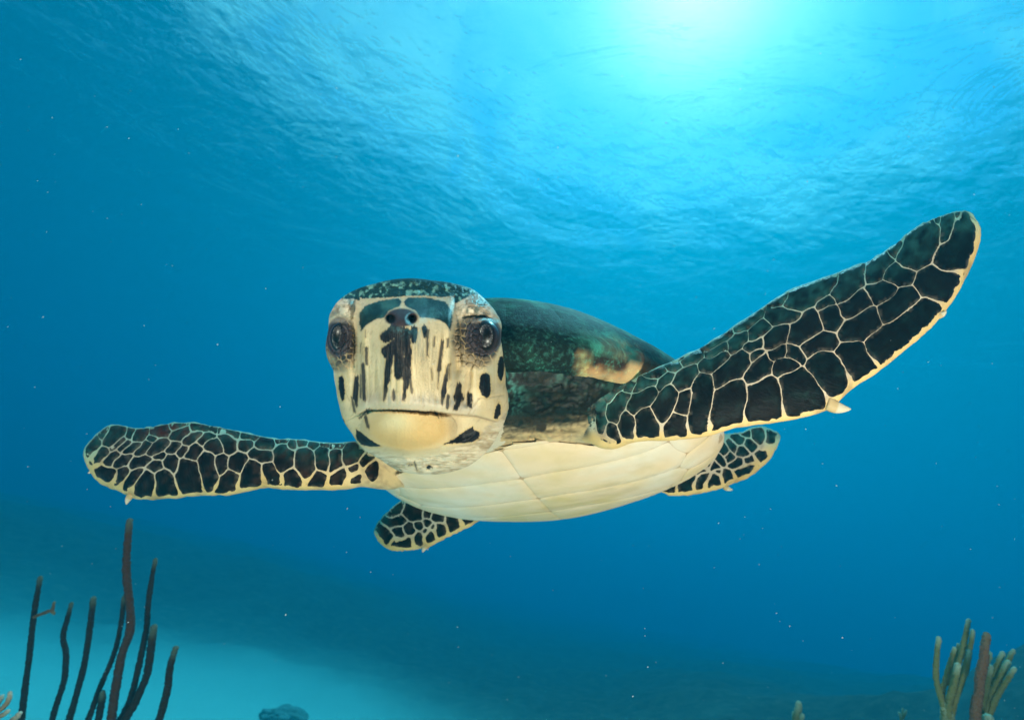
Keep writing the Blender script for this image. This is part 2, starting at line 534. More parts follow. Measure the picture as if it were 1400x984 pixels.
def head_relief(x, y, rho):
    """how far the face stands forward of the widest ring, metres; x, y in photo pixels"""
    z = 0.056 * np.clip(1 - rho ** 2.1, 0, 1) ** 0.60
    # snout box between the eyes, forehead sloping back above the nose
    box = sst(480, 500, x) * (1 - sst(612, 634, x))
    z += 0.010 * box * (1 - rho ** 4) * sst(380, 440, y) * (1 - sst(600, 640, y))
    z -= 0.026 * (1 - sst(384, 436, y)) * (1 - rho ** 6) * 0.8
    # beak: a keel down the middle, leaning back to the lip
    z += 0.015 * gauss(x, y, 551, 485, 34, 80) - 0.003 * (gauss(x, y, 505, 500, 16, 45) + gauss(x, y, 603, 500, 16, 45))
    z += 0.004 * gauss(x, y, 548, 436, 26, 16)
    for cx in (534.5, 563.5):
        z -= 0.008 * np.exp(-(((x - cx) / 6.5) ** 2 + ((y - 436) / 6.0) ** 2) ** 1.5)
    # seam between the forehead plates
    z -= 0.0012 * np.exp(-((x - 549 + (y - 410) * 0.05) / 2.5) ** 2) * (1 - sst(418, 428, y))
    z -= 0.0015 * np.exp(-((y - 407 - 0.0004 * (x - 550) ** 2) / 2.4) ** 2) * sst(495, 510, x) * (1 - sst(600, 618, x))
    # eye sockets: lids swell out round each eye with a groove towards the snout
    for cx, cy, sx, sy, g in ((463, 463, 21, 30, 486), (659, 459, 27, 31, 624)):
        z += 0.0085 * gauss(x, y, cx, cy, sx, sy)
        z -= 0.0065 * np.exp(-((x - g) / 5.5) ** 2) * sst(400, 420, y) * (1 - sst(500, 525, y))
    z += 0.015 * gauss(x, y, 652, 415, 24, 12) + 0.013 * gauss(x, y, 472, 415, 17, 11)
    z -= 0.006 * np.exp(-((y - 434 - 0.004 * (x - 655) ** 2) / 4.0) ** 2) * sst(626, 640, x) + 0.006 * np.exp(-((y - 436 - 0.006 * (x - 466) ** 2) / 4.0) ** 2) * (1 - sst(478, 490, x))
    z += 0.0045 * gauss(x, y, 660, 437, 22, 4.5) + 0.0045 * gauss(x, y, 465, 438, 15, 4.5)
    # cheek plates stand a little proud below the eyes
    z += 0.008 * gauss(x, y, 664, 532, 17, 28) + 0.006 * gauss(x, y, 469, 538, 11, 28)
    z -= 0.003 * np.exp(-((x - 640 + (y - 520) * 0.12) / 4.5) ** 2) * sst(490, 510, y) * (1 - sst(550, 562, y))
    # mouth line, lip above it and horny lower beak below it
    ml = np.interp(x, [450, 482, 502, 542, 591, 630, 652, 682, 700], [586, 569, 559.7, 559.5, 562.5, 566.5, 568.5, 577, 586])
    lip = np.interp(x, [455, 476, 500, 625, 650, 690], [0.1, 0.4, 1, 1, 0.4, 0.1])
    z += 0.0035 * lip * np.exp(-((y - ml + 9) / 9.0) ** 2)
    ml = ml + 0.9 * vnoise(p3(x, x * 0), 0.22, 7) + 0.5 * vnoise(p3(x, x * 0), 0.6, 8)
    z -= 0.0058 * lip * sst(-1.2, 1.8, y - ml) * (1 - sst(16, 60, y - ml))
    z -= 0.0018 * lip * np.exp(-((y - ml - 1.0) / 1.6) ** 2)
    z += 0.0100 * np.clip(1 - ((x - 559) / 66) ** 2 - ((y - 585) / 36) ** 2, 0, 1) ** 0.6 * sst(0, 6, y - ml)
    # jaw rim folding over the throat
    jr = np.interp(x, [470, 490, 520, 560, 600, 640, 670], [575, 606, 614, 621, 616, 606, 586])
    z += 0.0025 * np.exp(-((y - jr + 4) / 5) ** 2) * sst(478, 500, x) * (1 - sst(640, 664, x))
    z -= 0.0030 * sst(-2, 3, y - jr)
    # cheek plate edges
    for a in ((689, 540, 655, 545), (655, 545, 640, 566), (640, 566, 664, 572), (664, 572, 690, 578)):
        z -= 0.0006 * np.exp(-(segdist(x, y, *a)[0] / 1.6) ** 2)
    return z
def cells(x, y, size, seed):
    """random cell pattern: distance to the nearest cell edge in units of size"""
    X, Y = x / size, y / size
    ix, iy = np.floor(X).astype(int), np.floor(Y).astype(int)
    d1 = np.full(x.shape, 9.0); d2 = d1.copy()
    for ox in (-1, 0, 1):
        for oy in (-1, 0, 1):
            a, b = ix + ox, iy + oy
            px = a + 0.5 + 0.38 * _G[a % 64, b % 64, seed % 64]
            py = b + 0.5 + 0.38 * _G[a % 64, b % 64, (seed + 17) % 64]
            d = np.hypot(X - px, Y - py)
            d2 = np.where(d < d1, d1, np.minimum(d2, d)); d1 = np.minimum(d1, d)
    return d2 - d1
def eye_ring(x, y):
    """1 in the scaly skin round the eyes"""
    a = 1 - sst(0.85, 1.1, np.hypot((x - 466) / 24, (y - 472) / 38))
    b = 1 - sst(0.85, 1.1, np.hypot((x - 650) / 33, (y - 467) / 38))
    return np.maximum(a, b)

def build_head():
    rh = np.concatenate([np.linspace(0.004, 0.90, int(NR * 0.80)), np.linspace(0.90, 1.0, int(NR * 0.2) + 1)[1:]])
    # denser rings near the silhouette where the surface turns away
    RH, AN = np.meshgrid(rh, ANG, indexing='ij')
    ro = RO[None, :]
    x = HC[0] + RH * ro * np.cos(AN)
    y = HC[1] + RH * ro * np.sin(AN)
    z = head_relief(x, y, RH)
    # wrinkles of the throat and lids
    thr = sst(0, 10, y - np.interp(x, [470, 490, 520, 560, 600, 640, 690], [575, 606, 614, 621, 616, 600, 560]))
    wr = vfbm(p3(x * 0.35, y), 0.16, 4, 5)
    z += thr * (0.0022 * wr - 0.0010 * np.abs(vfbm(p3(x * 0.25, y), 0.45, 3, 6)))
    er = eye_ring(x, y)
    ce = cells(x + 3 * vnoise(p3(x, y), 0.1, 2), y, 8.5, 3)
    for cx, cy, sx, sy in ((463.5, 461, 15, 22), (661.5, 459, 20.5, 22.5)):
        q_ = np.hypot((x - cx) / sx, (y - cy) / sy) + 0.04 * vnoise(p3(x, y), 0.15, 8)
        z -= 0.0007 * np.cos(q_ * 22) * sst(0.75, 0.85, q_) * (1 - sst(1.25, 1.45, q_))
    z += er * 0.0016 * (sst(0.02, 0.30, ce) - 0.5)
    lid = np.maximum(gauss(x, y, 652, 412, 30, 22), gauss(x, y, 468, 412, 18, 20))
    z -= lid * 0.0012 * (1 - np.clip(np.abs(vfbm(p3(x * 0.7, y), 0.16, 3, 56)) * 3.2, 0, 1))
    z += lid * 0.0012 * vfbm(p3(x, y * 0.7), 0.14, 4, 9)
    z += 0.0007 * vfbm(p3(x, y), 0.03, 3, 12) + 0.00012 * vfbm(p3(x, y), 0.35, 4, 14)
    z += 0.0005 * vfbm(p3(x, y * 0.15), 0.22, 3, 50) * sst(430, 460, y) * (1 - sst(545, 560, y))
    top = 1 - sst(395, 420, y)
    z += top * 0.0012 * vfbm(p3(x, y), 0.2, 4, 15)
    d = ZS - z
    face = C3(x, y, d)
    # widen slightly with depth: the pixel outline is met at the ring's own distance
    # behind the ring: cheeks, then the neck curving back into the shell
    ring = face[-1]
    cen = ring.mean(0)
    end = sh2c(np.array([HL * 0.45, 0.012, -0.004]))
    nb = 90
    t = np.linspace(0, 1, nb + 1)[1:, None, None]
    p1 = cen + np.array([0.0, -0.004, 0.055])
    path = (1 - t) ** 2 * cen + 2 * t * (1 - t) * p1 + t ** 2 * end
    circ = np.stack([np.cos(ANG) * 0.058, -np.sin(ANG) * 0.052, np.zeros(NA)], -1)
    rel = ring - cen
    k = sst(0, 0.7, t)
    sc = 1 - 0.07 * sst(0.02, 0.35, t) + 0.10 * sst(0.5, 1, t)
    nk = path + (rel * (1 - k) + circ[None] * k) * sc
    rad = (rel * (1 - k) + circ[None] * k)
    rad = rad / np.linalg.norm(rad, axis=-1, keepdims=True)
    wrk = vfbm(nk * np.array([1, 1, 2.2]), 95, 4, 21)
    nk = nk + rad * wrk[..., None] * 0.0016 * sst(0, 0.1, t)
    return np.concatenate([face, nk])
HEAD_RINGS = build_head()

# ================================================================== turtle: flippers
FR_L = [(752, 590), (800, 600), (838, 613), (871, 604), (946, 600), (1012, 584), (1066, 577), (1128, 562), (1166, 531), (1203, 506), (1244, 473), (1273, 448), (1300, 415), (1320, 380), (1335, 345), (1339.5, 316), (1331, 294)]
FR_U = [(760, 556), (800, 556), (821, 543), (863, 518), (904, 500), (962, 472), (1012, 440), (1070, 402), (1112, 384), (1153, 369), (1190, 355), (1220, 336), (1250, 312), (1275, 299), (1295, 292), (1310, 289), (1320, 288)]
FR_D = [0.455, 0.432, 0.408, 0.390, 0.374, 0.366, 0.362, 0.360, 0.360, 0.361, 0.363, 0.366, 0.370, 0.374, 0.378, 0.382, 0.385]
FR_DU = [0.0, 0.0, 0.002, 0.004, 0.012, 0.022, 0.030, 0.034, 0.036, 0.036, 0.034, 0.030, 0.025, 0.019, 0.013, 0.008, 0.003]
FL_L = [(578, 662), (535, 668), (497, 664), (470, 668), (426, 669.5), (397, 669.5), (366, 667), (339, 671), (308, 677), (275, 677), (240, 681), (210, 683), (186, 682), (165, 672.5), (147, 665.5), (132, 656), (122, 640), (115, 625)]
FL_U = [(562, 612), (510, 600), (482, 603), (450, 605), (410, 600), (378, 599), (350, 594), (318, 587), (290, 581), (262, 577), (232, 578), (205, 583), (188, 585), (172, 582), (158, 580), (143, 584), (128, 597), (117, 610)]
FL_D = [0.545, 0.497, 0.468, 0.460, 0.462, 0.468, 0.475, 0.485, 0.495, 0.507, 0.520, 0.532, 0.542, 0.552, 0.562, 0.570, 0.576, 0.580]
FL_DU = [0.0, 0.01, 0.02, 0.028, 0.032, 0.034, 0.036, 0.036, 0.036, 0.036, 0.036, 0.034, 0.032, 0.030, 0.026, 0.020, 0.012, 0.005]
BL_L = [(690, 700), (658, 713), (633, 724), (609, 736), (587, 747), (572, 750), (556, 752.5), (535, 751.5), (521, 743), (512, 730)]
BL_U = [(650, 660), (615, 670), (590, 672), (568, 676), (552, 682), (541, 689), (532, 697), (523, 706), (516, 714), (511.5, 724)]
BL_D = [0.66, 0.66, 0.665, 0.67, 0.68, 0.685, 0.69, 0.70, 0.71, 0.715]
BL_DU = [0.0, 0.01, 0.015, 0.02, 0.02, 0.02, 0.018, 0.014, 0.008, 0.003]
BR_L = [(860, 665), (885, 673), (900, 676), (927, 677.5), (954, 675), (984, 667.5), (1005, 660), (1027, 650), (1050, 630), (1063, 608), (1067, 597)]
BR_U = [(900, 610), (930, 600), (950, 597), (970, 594), (985, 593), (1000, 592), (1015, 590), (1029, 584), (1042, 582.5), (1053, 586), (1062, 590)]
BR_D = [0.60, 0.605, 0.61, 0.615, 0.62, 0.63, 0.64, 0.65, 0.66, 0.67, 0.675]
BR_DU = [0.0, 0.01, 0.015, 0.02, 0.02, 0.02, 0.018, 0.016, 0.012, 0.008, 0.003]
def flipper_rings(Lp, Up, D, DU, thick, n=150, m=64, seed=0, scallop=1.5):
    Lp, Up = catmull(Lp, n), catmull(Up, n)
    t = np.linspace(0, 1, n)
    D = catmull(np.array(D)[:, None], n)[:, 0]
    DU = catmull(np.array(DU)[:, None], n)[:, 0]
    nk_ = vfbm(p3(t * 60 + seed * 9, t * 0), 1.0, 3, 140 + seed)
    Lp = Lp + np.stack([nk_ * 0.3, nk_ * 1.1], -1) * (sst(0.12, 0.25, t) * (1 - sst(0.95, 1, t)))[:, None]
    sc = 0.8 * vfbm(p3(t * 90, t * 0 + seed), 1.0, 3, 145) * sst(0.1, 0.3, t) + scallop * (np.abs(np.sin(t * 46 + 2 * np.sin(t * 17 + seed))) - 0.5) * sst(0.1, 0.3, t) * (1 - sst(0.93, 0.99, t))
    Up = Up + np.stack([sc * 0.3, sc], -1)
    A, Bq = C3(Lp[:, 0], Lp[:, 1], D), C3(Up[:, 0], Up[:, 1], D + DU)
    ax = np.gradient((A + Bq) / 2, axis=0)
    ch = Bq - A
    nn = np.cross(ax, ch)
    nn /= np.linalg.norm(nn, axis=1, keepdims=True) + 1e-12
    nn *= np.where(nn[:, 2:3] > 0, -1, 1)          # towards the camera
    s = np.linspace(0, 2 * np.pi, m, endpoint=False)
    c = (1 - np.cos(s)) / 2                          # 0 at the leading edge, 1 at the trailing edge
    th = np.sign(np.sin(s)) * (c ** 0.42 * (1 - c) ** 0.75) * 1.65
    tp = np.interp(t, [0, .1, .3, .6, .85, .97, 1], thick)
    arch = 0.10 * np.linalg.norm(ch, axis=1)[:, None] * (4 * c * (1 - c))[None]
    R_ = A[:, None] + ch[:, None] * c[None, :, None] + nn[:, None] * (tp[:, None] * th[None] + 0.5 * arch)[..., None]
    return R_
FLIP = {
    'FR': flipper_rings(FR_L, FR_U, FR_D, FR_DU, [.020, .018, .014, .010, .007, .004, .0015], n=230, m=96, seed=1),
    'FL': flipper_rings(FL_L, FL_U, FL_D, FL_DU, [.020, .016, .013, .010, .008, .005, .002], n=180, m=80, seed=2),
    'BL': flipper_rings(BL_L, BL_U, BL_D, BL_DU, [.012, .012, .010, .008, .006, .004, .0015], n=90, m=48, seed=3, scallop=1),
    'BR': flipper_rings(BR_L, BR_U, BR_D, BR_DU, [.012, .012, .010, .008, .006, .004, .0015], n=100, m=48, seed=4, scallop=1),
}
def torso_rings():
    # soft body inside the shell, bulging out of the front opening round the neck
    nth, ne = 560, 260
    e = np.linspace(-np.pi / 2 + 0.02, np.pi / 2 - 0.02, ne)
    th = np.linspace(0, 2 * np.pi, nth, endpoint=False)
    E, T = np.meshgrid(e, th, indexing='ij')
    T2 = np.where(T > np.pi, T - 2 * np.pi, T)
    f, w = outline_fw(T2)
    k = 0.93
    q = np.abs(np.sin(E))
    L = np.stack([f * k * np.cos(E), w * k * np.cos(E), np.where(E > 0, HT * 0.90 * q, -HB * 0.93 * q ** 0.8)], -1)
    front = sst(0.35, 0.9, np.cos(T2)) * np.cos(E) ** 2
    L[..., 0] += front * 0.006
    L[..., 2] -= front * 0.012
    V = sh2c(L)
    nrm = np.stack([L[..., 0] / HL, L[..., 1] / HW, L[..., 2] / HT], -1)
    nrm = nrm / np.linalg.norm(nrm, axis=-1, keepdims=True)
    wr = vfbm(V * np.array([1, 1.6, 1]), 70, 4, 31)
    rd = 1 - np.clip(np.abs(vfbm(V * np.array([1.5, 0.8, 1]), 130, 3, 78)) * 2.4, 0, 1)
    V = V + (nrm @ SH_R.T) * ((0.0022 * wr - 0.0016 * rd) * sst(0.0, 0.4, np.cos(T2)))[..., None]
    return V
def make_body():
    parts = [('torso', torso_rings(), 0.0), ('head', HEAD_RINGS, 1.0), ('fr', FLIP['FR'], 2.0), ('fl', FLIP['FL'], 3.0), ('bl', FLIP['BL'], 4.0), ('br', FLIP['BR'], 5.0)]
    obs = []
    for nm, rg, reg in parts:
        me = tube_mesh(nm, tow(rg), reg)
        o = bpy.data.objects.new(nm, me); COL.objects.link(o); obs.append(o)
    base = obs[0]
    for o in obs[1:]:
        md = base.modifiers.new('b', 'BOOLEAN')
        md.operation = 'UNION'; md.object = o
        md.solver = BOOL_SOLVER
    dg = bpy.context.evaluated_depsgraph_get()
    me = bpy.data.meshes.new_from_object(base.evaluated_get(dg))
    for o in obs:
        mm = o.data
        bpy.data.objects.remove(o)
        bpy.data.meshes.remove(mm)
    me.name = 'body'
    return me
def soften_joins(me, radius=0.016, its=60):
    """blend the flipper roots and the neck into the shoulders"""
    nv = len(me.vertices)
    co = np.empty(nv * 3, np.float32); me.vertices.foreach_get('co', co); co = co.reshape(-1, 3).astype(float)
    rg = np.empty(nv, np.float32); me.attributes['reg'].data.foreach_get('value', rg)
    ed = np.empty(len(me.edges) * 2, np.int32); me.edges.foreach_get('vertices', ed); ed = ed.reshape(-1, 2)
    cross = np.round(rg[ed[:, 0]]) != np.round(rg[ed[:, 1]])
    j = np.unique(ed[cross].ravel())
    from mathutils.kdtree import KDTree
    kd = KDTree(len(j))
    for k, q in enumerate(co[j]): kd.insert(q, k)
    kd.balance()
    lo, hi = co[j].min(0) - radius, co[j].max(0) + radius
    cand = np.where(((co > lo) & (co < hi)).all(1))[0]
    w = np.zeros(nv)
    for v in cand:
        d = kd.find(co[v])[2]
        if d < radius: w[v] = (1 - d / radius) ** 0.7
    deg = np.bincount(ed.ravel(), minlength=nv).astype(float); deg[deg == 0] = 1
    act = (w[ed[:, 0]] > 0) | (w[ed[:, 1]] > 0)
    e2 = ed[act]
    for _ in range(its):
        s = np.zeros((nv, 3))
        for c in range(3):
            s[:, c] = np.bincount(e2[:, 0], co[e2[:, 1], c], nv) + np.bincount(e2[:, 1], co[e2[:, 0], c], nv)
        q = w > 0
        co[q] += (s[q] / deg[q, None] - co[q]) * (0.8 * w[q])[:, None]
    me.vertices.foreach_set('co', co.astype(np.float32).ravel()); me.update()
BOOL_SOLVER = 'MANIFOLD'
import time as _t
_t0 = _t.time()
BODY = make_body()
soften_joins(BODY)
print('BODY', len(BODY.vertices), 'verts', round(_t.time() - _t0, 1), 's', [a.name for a in BODY.attributes])

# ================================================================== turtle: pigment of the skin, with some light painted in
CREAM = np.array([0.64, 0.50, 0.30])
CREAM_PALE = np.array([0.66, 0.57, 0.42])
YELLOW = np.array([0.72, 0.50, 0.18])
DARK = np.array([0.008, 0.0075, 0.009])
TEAL = np.array([0.008, 0.030, 0.030])
TURQUOISE = np.array([0.10, 0.30, 0.26])
# dark marks of the face: tapered strokes (x1, y1, x2, y2, half width 1, half width 2, fray) as read off the enlarged head
STROKES = [
 # middle of the beak
 (352, 330, 400, 300, 26, 30, 6), (400, 300, 440, 320, 34, 30, 5), (355, 395, 425, 360, 24, 40, 6), (480, 300, 478, 345, 17, 12, 4),
 (372, 390, 360, 500, 16, 15, 6), (360, 500, 345, 610, 14, 5, 6), (412, 400, 410, 500, 24, 20, 5), (452, 380, 452, 500, 17, 15, 5),
 (450, 500, 432, 610, 16, 7, 7), (388, 575, 388, 612, 7, 6, 4), (462, 520, 468, 575, 6, 5, 4), (440, 440, 440, 520, 22, 14, 5),
 # thin streaks to its right
 (526, 290, 528, 325, 13, 8, 3), (541, 300, 539, 415, 6, 4, 3), (572, 330, 568, 370, 4, 3, 2), (556, 470, 560, 520, 2, 2, 2),
 (606, 350, 590, 480, 7, 8, 3), (590, 480, 586, 560, 4, 2, 3), (630, 340, 630, 375, 5, 5, 2), (632, 455, 612, 580, 5, 13, 3),
 (612, 580, 605, 628, 12, 5, 3), (632, 595, 628, 645, 7, 7, 2), (640, 450, 637, 520, 3, 2, 2),
 (682, 540, 674, 600, 9, 19, 4), (690, 600, 664, 650, 13, 10, 4), (728, 592, 727, 638, 13, 10, 5),
 # left side of the beak
 (265, 380, 266, 450, 7, 6, 2), (250, 455, 256, 610, 8, 8, 3), (240, 500, 240, 600, 3, 5, 2), (222, 510, 216, 600, 9, 13, 4), (218, 600, 222, 640, 12, 6, 3),
 (200, 600, 212, 665, 4, 6, 2), (262, 300, 262, 330, 2, 2, 1), (240, 360, 240, 400, 3, 2, 2),
 # corner of the mouth
 (235, 690, 272, 660, 5, 9, 3), (262, 690, 272, 735, 8, 6, 3), (285, 655, 292, 662, 3, 2, 1), (574, 668, 590, 690, 6, 3, 2), (598, 672, 603, 690, 3, 2, 1),
 # throat flecks
 (480, 890, 492, 925, 3, 4, 2), (455, 905, 470, 900, 3, 3, 2), (545, 912, 556, 915, 10, 6, 3), (415, 925, 425, 932, 3, 2, 2),
]
def hpoly(pts):
    return [hx(*p) for p in pts]
PATCHES = [
 ([(235, 222), (260, 190), (330, 166), (412, 156), (424, 172), (414, 192), (365, 214), (345, 245), (310, 250), (270, 272), (242, 305), (233, 270)], 'plate'),
 ([(434, 172), (452, 152), (540, 154), (620, 172), (648, 212), (652, 250), (642, 300), (622, 272), (596, 255), (545, 244), (505, 242), (488, 214), (455, 198), (438, 190)], 'plate'),
 ([(228, 140), (235, 40), (400, 20), (560, 20), (690, 40), (700, 100), (662, 146), (600, 152), (530, 145), (450, 146), (380, 152), (300, 156), (245, 158)], 'top'),
 ([(100, 185), (120, 140), (165, 95), (230, 70), (240, 130), (236, 168), (205, 158), (178, 160), (150, 158), (128, 178)], 'top'),
 ([(654, 172), (664, 120), (690, 60), (760, 70), (830, 130), (850, 180), (818, 176), (782, 142), (740, 138), (700, 160), (672, 178)], 'top'),
 ([(142, 510), (155, 500), (166, 520), (169, 570), (166, 610), (156, 618), (147, 590), (140, 550)], 'dark'),
 ([(776, 500), (800, 490), (818, 497), (824, 540), (822, 585), (806, 606), (784, 592), (770, 560), (774, 525)], 'dark'),
 ([(862, 420), (876, 415), (884, 440), (882, 500), (866, 535), (855, 500), (855, 450)], 'dark'),
 ([(860, 622), (868, 640), (866, 680), (852, 698), (836, 694), (838, 670), (848, 640)], 'dark'),
 ([(218, 742), (236, 752), (270, 780), (330, 818), (280, 822), (240, 812), (220, 785)], 'dark'),
 ([(612, 810), (660, 785), (700, 755), (742, 730), (750, 748), (776, 756), (770, 782), (740, 802), (700, 806), (650, 808)], 'dark'),
 ([(144, 670), (158, 690), (168, 712), (160, 712), (146, 690)], 'dark'),
]
def mixc(C, col, k):
    return C * (1 - k[:, None]) + np.asarray(col) * k[:, None]
def head_colour(x, y, P):
    n1 = vfbm(p3(x, y), 0.05, 4, 40); nf = vfbm(p3(x * 3.0, y * 0.6), 0.22, 3, 44); nf2 = vfbm(p3(x, y), 0.5, 3, 45)
    C = np.tile(CREAM, (len(x), 1)) * (1 + 0.10 * n1[:, None])
    ml = np.interp(x, [450, 482, 502, 542, 591, 630, 652, 682, 700], [586, 569, 559.7, 559.5, 562.5, 566.5, 568.5, 577, 586])
    # pale horn along the upper lip
    C = mixc(C, (0.50, 0.44, 0.36), 0.75 * np.exp(-((y - ml + 12) / 13) ** 2) * (y < ml) * sst(488, 505, x) * (1 - sst(640, 665, x)))
    # faint streaks down the beak
    st = vfbm(p3(x, y * 0.08), 0.30, 3, 50)
    C = mixc(C, (0.52, 0.38, 0.17), 0.40 * sst(0.2, 0.8, st) * sst(430, 460, y) * (1 - sst(545, 560, y)))
    C = mixc(C, (0.40, 0.30, 0.16), 0.30 * sst(0.1, 0.8, vfbm(p3(x, y), 0.035, 3, 52)))
    # fine scratches
    C = mixc(C, (0.30, 0.21, 0.12), 0.35 * sst(0.55, 0.8, vfbm(p3(x + 0.6 * y, y * 0.3), 0.5, 3, 53)))
    # lower beak: warm horn
    lb = np.clip(1 - ((x - 559) / 68) ** 2 - ((y - 585) / 38) ** 2, 0, 1) * (y > ml)
    C = mixc(C, (0.55, 0.34, 0.12), np.clip(lb * 1.6, 0, 0.85))
    C = mixc(C, (0.72, 0.58, 0.34), 0.8 * gauss(x, y, 540, 576, 26, 14) * (y > ml))  # painted highlight on the bulge of the lower beak
    # throat: pale, wrinkled
    thr = sst(0, 10, y - np.interp(x, [470, 490, 520, 560, 600, 640, 690], [575, 606, 614, 621, 616, 600, 560]))
    C = mixc(C, CREAM_PALE * 0.92, 0.8 * thr)
    wr = vfbm(p3(x * 0.35, y), 0.16, 4, 5)
    C = mixc(C, (0.36, 0.26, 0.14), thr * 0.55 * sst(0.0, 0.6, -wr))
    rg_ = 1 - np.clip(np.abs(vfbm(p3(x * 0.22 + 0.1 * y, y), 0.20, 3, 54)) * 3.0, 0, 1)
    C = mixc(C, (0.24, 0.16, 0.08), thr * 0.6 * rg_)
    # mouth line
    C = mixc(C, (0.20, 0.15, 0.10), 0.75 * np.exp(-((y - ml - 0.8) / 1.1) ** 2) * sst(484, 492, x) * (1 - sst(668, 690, x)))
    # lids: brown wrinkles above, beads of dark scale below
    lid = np.maximum(gauss(x, y, 652, 412, 34, 26), gauss(x, y, 468, 412, 20, 24))
    lw = vfbm(p3(x, y * 0.7), 0.14, 4, 9)
    C = mixc(C, (0.66, 0.56, 0.44), np.clip(lid * 1.2, 0, 0.8))
    C = mixc(C, (0.15, 0.10, 0.06), np.clip(lid * 1.2, 0, 1) * 0.65 * sst(0.0, 0.5, -lw))
    lr_ = 1 - np.clip(np.abs(vfbm(p3(x * 0.7, y), 0.16, 3, 56)) * 3.2, 0, 1)
    C = mixc(C, (0.16, 0.11, 0.07), np.clip(lid * 1.3, 0, 1) * 0.7 * lr_)
    C = mixc(C, (0.05, 0.09, 0.08), 0.8 * np.clip(lid * 1.3, 0, 1) * sst(0.25, 0.7, vfbm(p3(x, y), 0.11, 3, 57)))
    er = eye_ring(x, y)
    ce = cells(x + 3 * vnoise(p3(x, y), 0.1, 2), y, 8.5, 3)
    inner = np.maximum(gauss(x, y, 464, 463, 20, 30), gauss(x, y, 658, 462, 27, 29))
    C = mixc(C, (0.30, 0.22, 0.13), er * 0.85)
    C = mixc(C, (0.035, 0.028, 0.026), er * sst(0.10, 0.24, ce) * sst(0.10, 0.45, np.clip(inner, 0, 1) + 0.18 * n1))
    for cx, cy, sx, sy in ((463.5, 461, 15, 22), (661.5, 459, 20.5, 22.5)):
        rr_ = np.hypot((x - cx) / sx, (y - cy) / sy)
        C = mixc(C, (0.024, 0.018, 0.022), 1 - sst(1.08, 1.32, rr_ + 0.05 * n1))
        C = mixc(C, (0.12, 0.095, 0.10), (0.35 + 0.35 * np.cos(rr_ * 22 + 1.2 * n1)) * sst(0.7, 0.8, rr_) * (1 - sst(1.15, 1.3, rr_)))
    for a in ((689, 540, 655, 545), (655, 545, 640, 566), (640, 566, 664, 572), (664, 572, 690, 578), (488, 500, 478, 560), (464, 520, 478, 548), (497, 470, 491, 520)):
        C = mixc(C, (0.30, 0.21, 0.12), 0.45 * np.exp(-(segdist(x + nf, y, *a)[0] / 0.9) ** 2))
    # heavy upper lid
    for cx, w_ in ((661, 21), (465, 14)):
        C = mixc(C, (0.30, 0.25, 0.20), 0.8 * gauss(x, y, cx, 438, w_, 4.5))
        C = mixc(C, (0.012, 0.010, 0.010), 0.9 * gauss(x, y, cx, 444, w_ * 0.95, 1.8))
    # patches and strokes
    for poly, kind in PATCHES:
        d = inpoly(x, y, hpoly(poly))
        d = d + (0.9 * nf2 if kind == 'dark' else 0.8 * nf2)
        k = sst(-0.6, 0.7, d)
        if kind == 'dark':
            C = mixc(C, (0.55, 0.36, 0.12), 0.45 * sst(-4.5, 0, d) * (1 - k))
            C = mixc(C, DARK, k)
        elif kind == 'plate':
            C = mixc(C, (0.45, 0.35, 0.22), 0.6 * sst(-3.0, 0, d) * (1 - k))
            tint = TEAL * 0.8 + (TURQUOISE - TEAL) * (0.35 * sst(-0.2, 1.0, n1 + 0.3 * nf2))[:, None]  # turquoise flecks over the dark forehead plates
            C = C * (1 - k[:, None]) + tint * k[:, None]
        else:
            sp = vfbm(p3(x, y), 0.22, 4, 61)
            tint = TEAL * 1.3 + (np.array([0.22, 0.46, 0.38]) - TEAL) * (0.85 * sst(0.15, 0.9, sp))[:, None]
            C = C * (1 - k[:, None]) + tint * k[:, None]
    dm = np.full(len(x), 99.0); tn = np.ones(len(x))
    st1 = vfbm(p3(x * 1.3, y * 0.10), 0.9, 3, 46)
    for s in STROKES:
        a, b = hx(s[0], s[1]), hx(s[2], s[3])
        # frayed vertically, like brush marks
        yy = y + np.clip(2.6 * st1 * min(1.0, s[6] / 3), -4, 4)
        d, t = segdist(x + 0.7 * nf, yy, a[0], a[1], b[0], b[1])
        w = 0.3049 * (s[4] * (1 - t) + s[5] * t)
        fr = 0.3049 * s[6] * nf * 0.6
        q = d - w + fr
        thin = np.clip(0.62 + 0.38 * w / 3.0, 0, 1)
        tn = np.where(q < dm, thin, tn); dm = np.minimum(dm, q)
    k = sst(0.6, -0.6, dm)
    C = mixc(C, (0.42, 0.27, 0.11), 0.55 * sst(2.6, 0, dm) * (1 - k))
    C = mixc(C, DARK * 1.3, k * tn)
    C = mixc(C, (0.10, 0.075, 0.06), k * 0.5 * sst(0.1, 0.7, st1))
    # bluish mottling under the nostrils
    C = mixc(C, (0.07, 0.20, 0.22), 0.55 * gauss(x, y, 553, 452, 24, 9) * sst(-0.3, 0.6, n1 + nf2 * 0.5) * (1 - gauss(x, y, 549, 438, 14, 8)))
    # nostrils
    nost = np.maximum(gauss(x, y, 549, 434, 24, 13.5), 0)
    C = mixc(C, (0.045, 0.028, 0.030), sst(0.33, 0.52, nost))
    for cx in (534.5, 563.5):
        C = mixc(C, (0.003, 0.003, 0.004), sst(1.1, 0.7, np.hypot((x - cx) / 7, (y - 436) / 6.5)))
    # dark turquoise behind the brow and down the nape
    C = mixc(C, TEAL, sst(387, 383, y + 1.2 * nf2))
    return C
